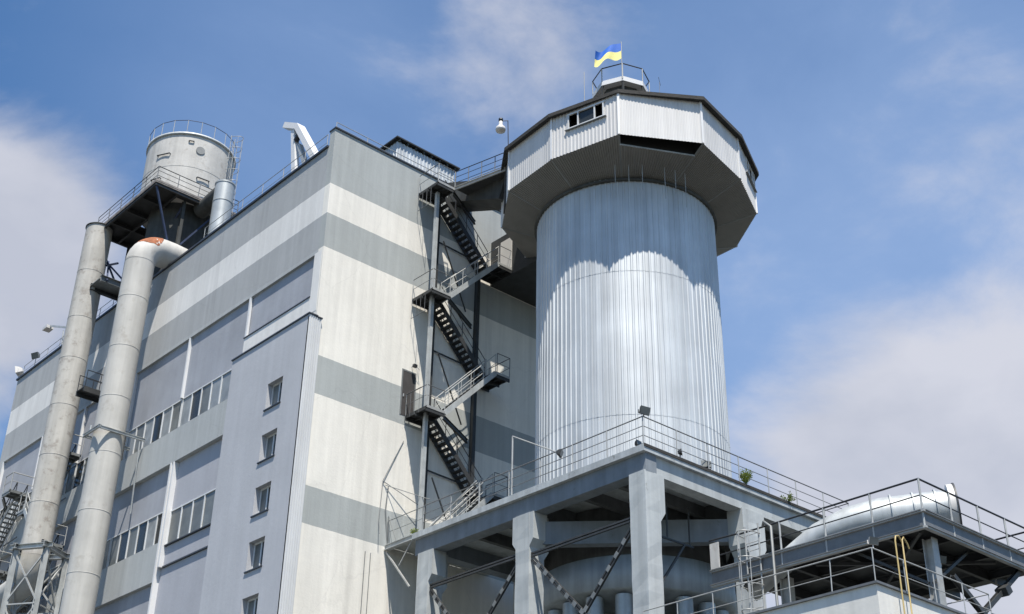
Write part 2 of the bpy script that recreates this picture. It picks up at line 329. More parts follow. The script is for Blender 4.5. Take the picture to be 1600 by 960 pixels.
# infill panels
DP = {0: 0.14, 1: 0.14, 2: 0.25, 3: 0.2}
def strip_window(y0, y1, z0, z1, x, n, seed):
    """band of narrow panes, one window part with frame and panes as sub-parts"""
    rnd = random.Random(seed)
    f = MB(); t = 0.07
    f.box((x-0.06, y0, z0), (x+0.02, y1, z0+t)); f.box((x-0.06, y0, z1-t), (x+0.02, y1, z1))
    for i in range(n+1):
        y = y0 + (y1-y0)*i/n; f.box((x-0.055, max(y0, y-t*0.62), z0+t), (x+0.02, min(y1, y+t*0.62), z1-t))
    w = f.build('window', 'frame', B)
    for i in range(n):
        a = y0 + (y1-y0)*i/n; c = y0 + (y1-y0)*(i+1)/n
        MB().box((x-0.01-rnd.uniform(0, .008), a+t*.62, z0+t), (x+0.012, c-t*.62, z1-t)).build('pane', rnd.choice(['glass', 'glass2', 'glass2', 'glass3']), w)
    MB().box((x-0.16, y0-0.02, z0-0.06), (x+0.02, y1+0.02, z0-0.003)).build('sill', 'coping', w)
for hi, (y0, y1, z0, z1, k) in enumerate(holes):
    x = DP[k]
    if k == 0:
        MB().box((x, y0, z0), (0.345, y1, z1)).build('infill_panel', 'panel', B); continue
    zw = {1: (29.94, 31.72), 2: (23.68, 25.50), 3: (17.2, 19.0)}[k]
    if k == 2 and y0 < 7:   # bay with the smooth lilac lower panels
        MB().box((x, y0, 25.30), (0.345, y1-0.42, 27.95)).build('infill_panel', 'panel3', B)
        strip_window(y0+0.05, y1-0.42, 23.45, 25.30, x+0.02, 5, hi)
        MB().box((x-0.02, y0, 22.36), (0.345, y1-0.42, 23.38)).build('infill_panel', 'panel3', B)
        MB().box((x-0.08, y0, 22.28), (0.345, y1-0.42, 22.355)).build('ledge', 'coping', B)
        MB().box((x+0.02, y0, 16.0), (0.345, y1, 22.28)).build('infill_panel', 'panel3', B)
        MB().box((-0.02, y1-0.42, 22.3), (0.345, y1-0.28, 27.93)).build('pilaster', 'trim', B)
        MB().box((-0.03, y1-0.14, 16.0), (0.345, y1-0.004, 27.94)).build('pilaster', 'trim', B)
        MB().box((0.10, y1-0.28, 22.3), (0.345, y1-0.14, 27.93)).build('infill_panel', 'panel2', B)
        continue
    MB().box((x, y0, zw[1]), (0.345, y1, z1)).build('infill_panel', 'panel', B)
    n = 6 if k == 1 else 6
    strip_window(y0+0.04, y1-0.04, zw[0], zw[1], x+0.03, n, hi)
    if k == 1: MB().box((-0.012, y1-0.06, zw[1]), (x+0.002, y1+0.06, z1-0.01)).build('pilaster', 'trim', B)
    if z0 < zw[0]-0.1: MB().box((x, y0, z0), (0.345, y1, zw[0]-0.06)).build('infill_panel', 'panel', B)
MB().box((-0.012, 6.48, 33.02), (0.11, 6.62, 35.34)).build('pilaster', 'trim', B)
# projecting stair tower
T = MB()
XB = -0.45; YB = 6.70
wins = [(1.66, 2.97, z-1.36, z) for z in (28.95, 26.30, 23.70, 21.12, 18.55)]
zz = sorted(set([0, 31.55] + [v for w in wins for v in w[2:]]))
for z0, z1 in zip(zz, zz[1:]):
    for y0, y1 in ((-0.095, 1.66), (1.66, 2.97), (2.97, YB)):
        if y0 == 1.66 and any(abs(w[2]-z0) < .01 for w in wins): continue
        T.add([(XB,y0,z0),(XB,y1,z0),(XB,y1,z1),(XB,y0,z1)], [(0,3,2,1)])
T.add([(XB,YB,0),(-.004,YB,0),(-.004,YB,31.55),(XB,YB,31.55)], [(0,3,2,1)])
T.add([(XB,-.095,31.55),(-.004,-.095,31.55),(-.004,YB,31.55),(XB,YB,31.55)], [(0,1,2,3)])
for (y0, y1, z0, z1) in wins:
    X = XB+0.38
    T.add([(XB,y0,z1),(X,y0,z1),(X,y1,z1),(XB,y1,z1)], [(0,1,2,3)]); T.add([(XB,y0,z0),(XB,y1,z0),(X,y1,z0),(X,y0,z0)], [(0,1,2,3)])
    T.add([(XB,y1,z0),(XB,y1,z1),(X,y1,z1),(X,y1,z0)], [(0,1,2,3)]); T.add([(XB,y0,z0),(X,y0,z0),(X,y0,z1),(XB,y0,z1)], [(0,1,2,3)])
T.build('stair_tower', 'panel2', B)
MB().box((XB-0.06, -0.16, 31.55), (0.0, YB+0.05, 31.62)).box((0.0, -0.16, 31.5), (0.26, -0.002, 31.57)).build('tower_coping', 'coping', B)
MB().ribbed((XB-.01,-.10,0), (0.24,-.10,0), (0.24,-.10,31.5), (XB-.01,-.10,31.55), 0.115, 0.03, .5, .15, (0,-1,0)).box((XB, -.094, 0), (0.236, -.004, 31.45)).build('corrugated_side', 'sheet_grey', B)
for i, (y0, y1, z0, z1) in enumerate(wins):
    X = XB+0.30; f = MB(); t = 0.08; ym = (y0+y1)/2
    f.box((X-.04,y0+.02,z0),(X+.04,y1-.02,z0+t)).box((X-.04,y0+.02,z1-t),(X+.04,y1-.02,z1))
    for y in (y0+.02, ym-.04, y1-.02-t): f.box((X-.04,y,z0+t),(X+.04,y+t,z1-t))
    w = f.build('window', 'frame', B)
    MB().box((X,y0+.1,z0+t),(X+.03,ym-.04,z1-t)).build('pane', 'glass', w)
    MB().box((X,ym+.04,z0+t),(X+.03,y1-.1,z1-t)).build('pane', 'glass2', w)
    MB().box((XB-.06,y0-.04,z0-.055),(X-.04,y1+.06,z0+.006)).build('sill', 'coping', w)
# doors on the side wall behind the stair landing and on the trestle deck
MB().box((5.17,-.02,28.22),(5.24,-.001,30.6)).box((5.98,-.02,28.22),(6.05,-.001,30.6)).box((5.17,-.02,30.6),(6.05,-.001,30.68)).build('door_frame', 'steel', B)
d = MB().box((5.24,-.012,28.22),(5.98,-.001,30.6)).build('door', 'door', B); MB().box((5.30,-.05,29.2),(5.34,-.012,29.35)).build('handle', 'steel_light', d)
d = MB().box((12.6,-.03,21.62),(13.5,-.001,23.7)).build('door', 'redoor', B); MB().box((12.68,-.07,22.6),(12.72,-.03,22.75)).build('handle', 'steel_light', d)
# roof railings
rail(B, [(0.15, 0.9, 41.79), (0.15, 13.2, 41.79)], 1.0, 1.95, (0.5,), 0.02, 'rail_light')
rail(B, [(0.15, 18.6, 41.79), (0.15, YE-.2, 41.79)], 0.95, 1.95, (0.5,), 0.02, 'rail_light', sway=.04)
rail(B, [(0.2, 0.25, 42.70), (16.0, 0.25, 42.70)], 0.55, 1.9, (0.28,), 0.02, 'rail_light')
# conduits on the side wall
MB().path([(5.5,-.03,26.9),(4.9,-.05,25.6),(4.43,-.06,24.56),(4.36,-.05,22.6),(4.28,-.3,21.9)], 0.018, 5).tube((4.43,-.05,24.56),(6.6,-.4,23.7),.018,5).build('conduit', 'rail', B)
MB().tube((3.75,-.03,21.0),(3.75,-.03,8),.02,5).tube((4.05,-.03,21.0),(4.05,-.03,8),.018,5).build('conduit', 'steel', B)
MB().tube((6.75,-.06,21.7),(6.75,-.06,41.5),.045,6).build('downpipe', 'steel', B)

# neighbouring lower block just beyond the far left end
nb = thing('annex_block', 'cream plastered annex beyond the far left end of the grey factory', 'building', (-1.5, 42, 0))
MB().box((-3.2, 38.6, 0), (8, 50, 35.6)).build('wall', 'plaster', nb); MB().box((-3.3, 38.5, 35.6), (8.1, 50.1, 35.75)).build('coping', 'coping', nb)

# ------------------------------------------------------------------ roof things
sh = thing('roof_shed', 'small galvanised corrugated shed on the factory roof edge, beside the stair top', 'shed', (7.1, 3, 41.6))
x0, x1, y0, y1, zt = 5.1, 9.15, 1.65, 3.9, 45.25
wl = MB().ribbed((x0,y0,41.6),(x1,y0,41.6),(x1,y0,zt),(x0,y0,zt),.24,.04,.4,.12,(0,-1,0)).ribbed((x0,y1,41.6),(x0,y0,41.6),(x0,y0,zt),(x0,y1,zt),.24,.04,.4,.12,(-1,0,0))
wl.ribbed((x1,y0,41.6),(x1,y1,41.6),(x1,y1,zt),(x1,y0,zt),.24,.04,.4,.12,(1,0,0)).ribbed((x1,y1,41.6),(x0,y1,41.6),(x0,y1,zt),(x1,y1,zt),.24,.04,.4,.12,(0,1,0)); wl.build('wall', 'galv', sh)
MB().box((x0-.22,y0-.22,zt+.12),(x1+.25,y1+.22,zt+.20)).build('roof', 'steel_dark', sh)
rf = MB()
for i in range(8): x = x0+.05+(x1-x0-.1)*i/7; rf.box((x-.05,y0-.15,zt),(x+.05,y1+.15,zt+.12))
rf.build('rafters', 'skirt', sh)

dv = thing('roof_davit', 'white painted steel lifting davit leaning over the front roof edge', 'davit', (0.6, 4.6, 41.79))
MB().beam((0.55,4.35,41.8),(0.55,5.05,45.5),.34,.30,(1,0,0)).build('post', 'trim', dv)
MB().beam((0.55,6.0,46.35),(0.55,4.6,45.5),.34,.42,(1,0,0)).beam((0.55,4.6,45.5),(0.55,2.35,42.1),.34,.50,(1,0,0)).build('jib', 'trim', dv)
MB().beam((0.55,4.3,44.1),(0.55,3.3,42.0),.22,.26,(1,0,0)).build('strut', 'steel_light', dv)
MB().tube((0.5,4.7,44.6),(0.5,4.35,45.0),.16,10).build('winch', 'rail_dark', dv)

def floodlight(name, loc, aim, label, group, m='steel_dark', s=1.0, arm=0.25):
    l = Vector(loc); a = Vector(aim).normalized(); t = thing(name, label, 'floodlight', loc, group)
    c = l+Vector((0,0,arm)); side = a.cross(Vector((0,0,1))).normalized(); u = side.cross(a)
    q = MB(); vs = []
    for k, (d_, w_, h_) in enumerate(((-.10,.07,.05),(-.02,.13,.09),(.10,.17,.12))):
        vs += [c + a*d_*s + side*i*w_*s + u*j*h_*s for i, j in ((-1,-1),(1,-1),(1,1),(-1,1))]
    q.add(vs, [(3,2,1,0),(0,1,5,4),(1,2,6,5),(2,3,7,6),(3,0,4,7),(4,5,9,8),(5,6,10,9),(6,7,11,10),(7,4,8,11)]).build('housing', m, t)
    MB().add([c + a*.101*s + side*i*.165*s + u*j*.115*s for i, j in ((-1,-1),(1,-1),(1,1),(-1,1))], [(0,1,2,3)]).build('lens', 'glass2', t)
    MB().tube(l, c-Vector((0,0,.12*s)), .022, 6).beam(c-side*.18*s-Vector((0,0,.12*s)), c+side*.18*s-Vector((0,0,.12*s)), .03, .02).beam(c-side*.18*s-Vector((0,0,.12*s)), c-side*.18*s, .03, .015, a).beam(c+side*.18*s-Vector((0,0,.12*s)), c+side*.18*s, .03, .015, a).build('bracket', m, t)
    return t
# street-type lamp on an arm over the roof edge, left of the first pipe
al = thing('arm_lamp', 'lamp head on a horizontal arm above the roof edge, left of the rusty-topped twin pipes', 'lamp', (0.2, 31.6, 41.8))
MB().tube((0.2,31.6,41.8),(0.2,31.9,43.35),.045,6).beam((0.2,31.4,43.4),(0.1,34.6,44.75),.09,.12).build('arm', 'steel_light', al)
MB().box((-.15,34.2,44.4),(.35,34.9,44.62)).build('head', 'lamp_white', al)
floodlight('floodlight', (0.0, 37.9, 41.9), (-.6,.5,-.2), 'white floodlight on the far left corner of the factory roof', None, 'lamp_white', 2.2, .5)
floodlight('floodlight', (0.1, 35.6, 41.9), (-.8,-.3,-.4), 'greenish floodlight on the roof railing near the far left corner', None, 'steel', 1.8, .9)

# dome lamp near the head house
dl = thing('dome_lamp', 'white dome lamp on a thin mast between roof shed and silo head house', 'lamp', (6.3, -5.4, 41.0))
c = (6.45, -5.45)
MB().lathe(c, [(0.0,42.76),(.24,42.78),(.27,42.88),(.24,43.0),(.14,43.1),(.10,43.2),(.10,43.38),(0,43.42)], 20).build('shade', 'lamp_white', dl)
MB().lathe(c, [(0,43.42),(.12,43.42),(.12,43.56),(0,43.58)], 12).tube((6.5,-5.35,43.5),(6.85,-5.55,43.6),.02,5).tube((6.85,-5.55,43.6),(6.9,-5.6,41.2),.025,5).build('mast', 'rail_dark', dl)

# ------------------------------------------------------------------ silo with head house
SC = (11.57, -9.2); SR = 4.36
silo = thing('silo', 'tall round ribbed galvanised silo with a wide twelve-sided head house on top', 'silo', (SC[0], SC[1], 21.6))
nr = 100; sh_ = MB(); courses = [21.6, 25.2, 28.8, 32.3, 35.4, 38.4]
for ci, (za, zb) in enumerate(zip(courses, courses[1:])):
    prof = []; dr = 0.008*(ci % 2)
    for i in range(nr):
        a0 = 2*pi*i/nr; st = 2*pi/nr; j = random.uniform(-.004, .004)
        for f_, h in ((0, 0), (.28, 0.004), (.56, 0), (.66, .034+j), (.90, .034+j)): prof.append((a0+st*f_, SR+dr+h))
    n = len(prof); vs = [(SC[0]+r_*cos(a), SC[1]+r_*sin(a), z) for z in (za, zb) for a, r_ in prof]
    sh_.add(vs, [(i, (i+1) % n, (i+1) % n + n, i+n) for i in range(n)])
sh_.build('shell', 'galv', silo)
MB().lathe(SC, [(4.38,37.16),(4.52,37.16),(4.52,37.26),(4.3,37.40)], 96).build('collar', 'skirt', silo)
V0 = [(7.82,-4.16),(5.85,-6.88),(5.59,-10.19),(6.48,-13.72),(9.77,-15.87),(13.22,-15.22),(16.15,-13.85),(17.84,-11.16)]
for az in (11, 40, 69, 98): V0.append((SC[0]+6.4*cos(R(az)), SC[1]+6.4*sin(R(az))))
V0 = [Vector((x, y, 0)) for x, y in V0]; C0 = Vector((SC[0], SC[1], 0)); NV = 12
ZB, ZT = 38.1, 40.52
hh = MB().build if False else None
for i in range(NV):
    a, c = V0[i], V0[(i+1) % NV]; o = ((a+c)/2-C0).normalized(); Z = Vector((0,0,1)); L = (c-a).length
    q = MB(); pitch = .2 if i == 2 else .16
    if i in (2, 5):   # facets with windows
        u0, u1, zl, zh = (.92/L, 2.88/L, 39.43, 40.27) if i == 2 else (1.45/L, (L-.08)/L, 39.4, 40.3)
        P = lambda u, z: a.lerp(c, u)+Z*z
        q.ribbed(P(0,ZB),P(u0,ZB),P(u0,ZT),P(0,ZT),pitch,.035,.45,.15,o); q.ribbed(P(u0,ZB),P(u1,ZB),P(u1,zl),P(u0,zl),pitch,.02,.45,.15,o)
        q.ribbed(P(u0,zh),P(u1,zh),P(u1,ZT),P(u0,ZT),pitch,.02,.45,.15,o); q.ribbed(P(u1,ZB),P(1,ZB),P(1,ZT),P(u1,ZT),pitch,.02,.45,.15,o)
        q.build('wall_panel', 'sheet', silo)
        f = MB(); e = o*.045; t = .07; w_ = (u1-u0)*L; dirv = (c-a).normalized()
        def fr(ua, ub, za, zb): f.beam(a+dirv*ua+Z*(za+zb)/2+e, a+dirv*ub+Z*(za+zb)/2+e, .07, zb-za)
        s0, s1 = u0*L, u1*L
        fr(s0-.05,s1+.05,zl-.03,zl+.05); fr(s0-.05,s1+.05,zh-.05,zh+.03)
        for s_ in (s0, s0+w_*.27, s0+w_*.73, s1-.06): fr(s_, s_+.06, zl+.05, zh-.05)
        w = f.build('window', 'frame', silo)
        g_ = a+dirv*(s0+w_*.27+.06)-e*.2; h_ = a+dirv*(s0+w_*.73)-e*.2
        MB().add([g_+Z*(zl+.05), h_+Z*(zl+.05), h_+Z*(zh-.05), g_+Z*(zh-.05)], [(0,1,2,3)]).build('pane', 'glass', w)
        for (sa, sb) in ((s0+.06, s0+w_*.27), (s0+w_*.73+.06, s1-.06)):
            k = a+dirv*sa-o*.5; l_ = a+dirv*sb-o*.5
            MB().add([a+dirv*sa+Z*(zl+.05), k+Z*(zl+.05), k+Z*(zh-.05), a+dirv*sa+Z*(zh-.05)], [(0,1,2,3)]).add([k+Z*(zl+.05), l_+Z*(zl+.05), l_+Z*(zh-.05), k+Z*(zh-.05)], [(0,1,2,3)]).add([a+dirv*sb+Z*(zl+.05), l_+Z*(zl+.05), l_+Z*(zh-.05), a+dirv*sb+Z*(zh-.05)], [(0,1,2,3)]).add([a+dirv*sa+Z*(zl+.05), a+dirv*sb+Z*(zl+.05), l_+Z*(zl+.05), k+Z*(zl+.05)], [(0,1,2,3)]).build('opening', 'black', w)
        MB().beam(a+dirv*(s0-.15)+Z*(zl-.05)+e*1.6, a+dirv*(s1+.12)+Z*(zl-.05)+e*1.6, .12, .025).build('sill', 'steel', w)
    else:
        q.ribbed(a+Z*ZB, c+Z*ZB, c+Z*ZT, a+Z*ZT, pitch, .014, .45, .15, o)
        q.build('wall_panel', 'sheet', silo)
    # corner flashing
    MB().beam(a+(a-C0).normalized()*.01+Z*(ZB-.01), a+(a-C0).normalized()*.01+Z*ZT, .11, .10, (a-C0).normalized()).build('corner_trim', 'trim', silo)
# soffit: facets slope gently down to the shell; the front one stands open along its outer edge
def inner(v, k=4.34, z=37.3): d_ = (v-C0).normalized(); return C0+d_*k+Vector((0,0,z))
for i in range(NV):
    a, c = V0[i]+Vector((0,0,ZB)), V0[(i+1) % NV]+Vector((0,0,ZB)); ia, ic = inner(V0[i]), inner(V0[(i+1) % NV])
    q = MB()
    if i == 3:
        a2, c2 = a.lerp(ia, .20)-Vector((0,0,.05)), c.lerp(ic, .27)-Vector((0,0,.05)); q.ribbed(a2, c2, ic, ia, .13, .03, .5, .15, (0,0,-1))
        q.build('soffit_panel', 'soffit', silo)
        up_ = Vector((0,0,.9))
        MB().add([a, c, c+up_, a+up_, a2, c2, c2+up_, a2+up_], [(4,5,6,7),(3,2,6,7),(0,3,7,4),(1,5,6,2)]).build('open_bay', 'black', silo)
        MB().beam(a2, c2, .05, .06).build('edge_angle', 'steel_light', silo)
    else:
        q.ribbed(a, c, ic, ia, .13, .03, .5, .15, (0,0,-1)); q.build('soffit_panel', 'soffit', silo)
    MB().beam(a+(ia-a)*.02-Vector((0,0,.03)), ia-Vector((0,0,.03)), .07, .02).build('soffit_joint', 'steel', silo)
# roof: shallow cone with dark fascia
rv = [C0+(v-C0)*(1.02 if i == 3 else 1.045) for i, v in enumerate(V0)]; q = MB(); apex = 1.45
top = [C0+(v-C0).normalized()*apex for v in V0]
vs = [v+Vector((0,0,40.40)) for v in rv]+[v+Vector((0,0,40.60)) for v in rv]+[t_+Vector((0,0,43.3)) for t_ in top]+[v+Vector((0,0,40.45)) for v in V0]
fs = []
for i in range(NV):
    j = (i+1) % NV; fs += [(i,j,j+12,i+12),(i+12,j+12,j+24,i+24),(i,i+36,j+36,j)]
fs.append(tuple(range(24,36))); q.add(vs, fs).build('roof', 'felt', silo)
q = MB(); seg = 8
# hatch platform on short legs
HR = 1.5; hp = [Vector((SC[0]+HR*cos(R(-133+45*i)), SC[1]+HR*sin(R(-133+45*i)), 0)) for i in range(8)]
q = MB(); q.prism([(p.x, p.y) for p in hp], 45.50, 45.55)
for i in range(8): q.beam(hp[i]+Vector((0,0,45.63)), hp[(i+1) % 8]+Vector((0,0,45.63)), .05, .28)
q.build('hatch_platform', 'trim', silo)
q = MB(); q.lathe(SC, [(1.1,43.0),(1.1,45.50)], 8, False)
for p in hp: k = C0+(p-C0)*.97; q.beam(k+Vector((0,0,43.5)), k+Vector((0,0,45.5)), .09, .09)
q.build('hatch_base', 'skirt', silo)
rail(silo, [p+Vector((0,0,45.62)) for p in hp], 1.0, 9, (), .032, 'rail_dark', 'rail_light', closed=True)
MB().tube((SC[0]-2.0,SC[1]+.75,43.6),(SC[0]-2.0,SC[1]+.75,46.6),.02,5).build('antenna', 'rail_light', silo)
MB().tube((13.2,-10.4,44.0),(13.3,-10.4,46.9),.012,5).tube((13.0,-10.6,46.9),(13.6,-10.2,46.9),.012,5).build('antenna', 'rail', silo)
# drain rods hanging from the soffit in front of the shell
for k, az in enumerate((-141.5, -134.5, -127.5, -115.5, -109.5, -103.5)):
    p = C0+Vector((cos(R(az)), sin(R(az)), 0))*5.15; ln = (2.0, 1.2, 1.6, 1.9, 1.5, 2.1)[k]
    MB().tube(p+Vector((0,0,37.75)), p+Vector((0,0,37.75-ln)), .018, 5).build('drain_rod', 'rail_light', silo)
# ladder-free flag on its own staff
fl = thing('flag', 'blue and yellow national flag flying from the hatch railing of the silo', 'flag', (10.5, -10.3, 45.6))
MB().tube((10.5,-10.3,45.6),(10.5,-10.3,48.05),.022,6).build('staff', 'rail_light', fl)
nu, nv_ = 16, 8; dirf = Vector((-.66,.70,0)); nrmf = Vector((.7,.66,0)); P_ = []
for i in range(nu+1):
    for j in range(nv_+1):
        u = i/nu; v = j/nv_
        h = 1.02*(1-.18*u); z = 46.95+v*h - .30*u + .12*sin(u*6.0)*u - (1-v)*.1*sin(u*9)
        P_.append(Vector((10.5,-10.3,z)) + dirf*(1.5*u*(1-.06*v)) + nrmf*(.17*sin(u*8+v*2.0)*u))
fb = lambda lo, hi: [(i*(nv_+1)+j, (i+1)*(nv_+1)+j, (i+1)*(nv_+1)+j+1, i*(nv_+1)+j+1) for i in range(nu) for j in range(lo, hi)]
MB().add(P_, fb(nv_//2, nv_), True).build('blue_band', 'flag_blue', fl); MB().add(P_, fb(0, nv_//2), True).build('yellow_band', 'flag_yellow', fl)

# ------------------------------------------------------------------ concrete trestle under the silo
X0, Y0, X1, Y1 = 4.83, -16.05, 18.3, -2.0; ZP = 21.6
tr = thing('concrete_trestle', 'open concrete frame of columns and beams carrying the silo above a flat slab', 'silo support frame', (11.6, -9.1, 0))
b = MB(); b.box((X0, Y0, 21.33), (X1, Y1, 21.595)); b.build('slab', 'conc_edge', tr)
MB().box((X0+.02, Y0-.03, 21.50), (X1, Y0+.25, 21.62)).box((X0+.1, Y0+.25, 21.597), (X1, Y1-.1, 21.61)).build('roofing_felt', 'felt', tr)
def rough_box(a, c, n=10, amp=.012, seed=0):
    """box whose long vertical edges are chipped"""
    rnd = random.Random(seed); (x0,y0,z0),(x1,y1,z1) = a, c; q = MB(); vs = []
    for k in range(n+1):
        z = z0+(z1-z0)*k/n
        for (x, y) in ((x0,y0),(x1,y0),(x1,y1),(x0,y1)): vs.append((x+rnd.uniform(-amp,amp), y+rnd.uniform(-amp,amp), z))
    fs = [(0,3,2,1), tuple(4*n+i for i in range(4))]
    for k in range(n):
        for i in range(4): fs.append((4*k+i, 4*k+(i+1) % 4, 4*k+4+(i+1) % 4, 4*k+4+i))
    return q.add(vs, fs)
cx = [5.35, 11.3, 17.6]; cy = [-15.55, -9.2, -2.75]; hw = .40
for i, x in enumerate(cx):
    for j, y in enumerate(cy):
        if i == 1 and j == 1: continue
        q = rough_box((x-hw, y-hw, 0), (x+hw, y+hw, 20.62), 40, .014, i*3+j)
        # haunches along both beam directions, deepening at the top
        for sx in ((1,) if i == 0 else (-1, 1) if i == 1 else (-1,)):
            pts = [(x+sx*hw, 18.75), (x+sx*(hw+.28), 19.15), (x+sx*(hw+.28), 19.9), (x+sx*(hw+.28), 20.62), (x+sx*hw, 20.62)]
            if j == 0 or True:
                w = hw*.98; vs = [(px_, y-w, pz) for px_, pz in pts]+[(px_, y+w, pz) for px_, pz in pts]; n = 5
                q.add(vs, [tuple(range(n)), tuple(reversed(range(n, 2*n)))]+[(k, k+n, (k+1) % n+n, (k+1) % n) for k in range(n)])
        if not (i == 0 and j == 0):
            for sy in ((-1, 1) if j == 1 else (1,) if j == 0 else (-1,)):
                pts = [(y+sy*hw, 19.2), (y+sy*(hw+.22), 19.5), (y+sy*(hw+.22), 20.62), (y+sy*hw, 20.62)]; w = hw*.96; n = 4
                vs = [(x-w, py, pz) for py, pz in pts]+[(x+w, py, pz) for py, pz in pts]
                q.add(vs, [tuple(range(n)), tuple(reversed(range(n, 2*n)))]+[(k, k+n, (k+1) % n+n, (k+1) % n) for k in range(n)])
        q.build('column', 'conc', tr)
ZC, ZD = 20.60, 21.33
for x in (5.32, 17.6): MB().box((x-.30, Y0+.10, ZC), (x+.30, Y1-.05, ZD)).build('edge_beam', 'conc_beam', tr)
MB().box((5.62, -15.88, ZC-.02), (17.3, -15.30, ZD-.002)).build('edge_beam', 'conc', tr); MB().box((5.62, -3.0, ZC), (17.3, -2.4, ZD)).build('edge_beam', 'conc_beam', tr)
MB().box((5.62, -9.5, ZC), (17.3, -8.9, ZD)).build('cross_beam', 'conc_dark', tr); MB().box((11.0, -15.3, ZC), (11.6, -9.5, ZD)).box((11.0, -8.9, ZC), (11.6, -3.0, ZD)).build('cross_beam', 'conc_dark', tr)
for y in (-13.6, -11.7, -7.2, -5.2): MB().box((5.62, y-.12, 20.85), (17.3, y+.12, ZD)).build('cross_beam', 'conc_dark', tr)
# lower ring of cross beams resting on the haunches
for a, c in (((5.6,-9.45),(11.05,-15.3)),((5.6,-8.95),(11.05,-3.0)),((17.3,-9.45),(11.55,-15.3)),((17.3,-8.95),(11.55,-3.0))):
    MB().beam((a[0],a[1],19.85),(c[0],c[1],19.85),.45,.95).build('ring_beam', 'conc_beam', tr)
# steel bracing of the left side: struts and V braces of double channels with battens
def brace(p, q_, m1='steel_dark', plates=True, w=.16):
    p, q_ = Vector(p), Vector(q_); o = MB(); e = Vector((0,0,1)) if abs((q_-p).normalized().z) < .5 else Vector((0,1,0))
    d_ = (q_-p).normalized(); nn = Vector((1,0,0)).cross(d_).normalized()
    o.channel(p+nn*w*.6, q_+nn*w*.6, .07, .09, 1, (1,0,0), .012).channel(p-nn*w*.6, q_-nn*w*.6, .07, .09, -1, (1,0,0), .012)
    r_ = o.build('brace', 'steel_dark', tr)
    if plates:
        L = (q_-p).length; k = int(L/.55); pm = MB()
        for i in range(1, k): c = p.lerp(q_, i/k); pm.beam(c-d_*.12, c+d_*.12, .012, w*1.15, nn)
        for i in range(1, k):
            c = p.lerp(q_, i/k); MB().add([c+Vector((-.06,0,0))+nn*a*w*.55+d_*bb*.12 for a, bb in ((-1,-1),(1,-1),(1,1),(-1,1))]+[c+Vector((-.045,0,0))+nn*a*w*.55+d_*bb*.12 for a, bb in ((-1,-1),(1,-1),(1,1),(-1,1))], [(0,1,2,3),(7,6,5,4),(0,4,5,1),(1,5,6,2),(2,6,7,3),(3,7,4,0)]).build('batten', 'steel', r_)
XBr = 5.1
brace((XBr,-9.6,18.85),(XBr,-15.15,18.9), plates=False); brace((XBr,-3.15,19.0),(XBr,-8.8,19.0), plates=False)
brace((XBr,-9.65,18.70),(XBr,-12.85,15.55)); brace((XBr,-15.1,18.55),(XBr,-12.25,15.6))
brace((XBr,-3.15,18.85),(XBr,-6.2,15.6)); brace((XBr,-8.75,18.6),(XBr,-5.7,15.6))
brace((XBr,-12.6,15.4),(XBr,-9.65,12.0)); brace((XBr,-12.6,15.4),(XBr,-15.1,12.0))
# steel landing strip that links the slab to the factory wall
MB().channel((X0+.05,Y1,21.45),(X0+.05,-.02,21.45),.08,.22,-1).beam((X0+.05,Y1,21.32),(X0+.05,-.02,21.32),.22,.03).box((X0+.08,Y1+.01,21.52),(11,-.03,21.585)).build('link_platform', 'steel_light', tr)
MB().beam((X0+.05,-.1,21.2),(X0+.05,-1.95,19.2),.07,.07).beam((X0+.05,-1.9,21.25),(X0+.05,-1.1,20.35),.05,.05).build('link_brace', 'rail_light', tr)
# slab railing
rail(tr, [(4.95,-.05,ZP),(4.95,-2.6,ZP)], 1.15, 2.4, (0.6,), .02, 'steel', sway=.05)
rail(tr, [(4.95,-2.6,ZP),(4.95,-15.95,ZP),(18.1,-15.95,ZP),(18.1,-2.6,ZP)], 1.18, 1.95, (0.4, .78), .024, 'rail', 'rail_light', sway=.02)
MB().tube((4.95,-8.5,ZP),(4.95,-8.5,24.3),.04,6).tube((4.95,-8.5,24.3),(5.05,-11.2,22.75),.03,6).build('bent_post', 'rail_light', tr)
MB().path([(4.95,.0,ZP),(4.7,-.05,23.2),(4.8,.0,24.4)],.03,6).tube((4.95,-.1,ZP),(4.85,-.1,22.9),.02,5).tube((4.95,-.7,ZP),(4.87,-.1,22.95),.02,5).tube((4.6,-.05,24.4),(6.2,-1.4,23.75),.02,5).build('wire_mast', 'steel', tr)

# hopper hanging inside the trestle
hp_ = thing('silo_hopper', 'round pale steel hopper ring with outlet necks hanging between the trestle columns', 'hopper', (SC[0], SC[1], 15))
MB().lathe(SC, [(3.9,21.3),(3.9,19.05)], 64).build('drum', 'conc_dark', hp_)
MB().lathe(SC, [(3.9,19.10),(4.2,19.10),(4.2,17.78),(4.0,17.74),(1.2,16.9),(0.0,16.9)], 64).build('ring', 'ring', hp_)
for k in range(18):
    az = R(-133+360*k/18+8); p = Vector((SC[0]+3.6*cos(az), SC[1]+3.6*sin(az), 0))
    MB().tube(p+Vector((0,0,17.6)), p+Vector((0,0,12.5)), .36, 20).tube(p+Vector((0,0,16.3)), p+Vector((0,0,16.42)), .39, 20).build('outlet_pipe', 'galv2', hp_)
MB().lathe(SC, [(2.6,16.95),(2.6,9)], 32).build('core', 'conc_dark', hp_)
hg = thing('pipe_hanger', 'dark angle-iron hanger dropping from the slab behind the corner column', 'hanger', (7.5, -13.9, 17))
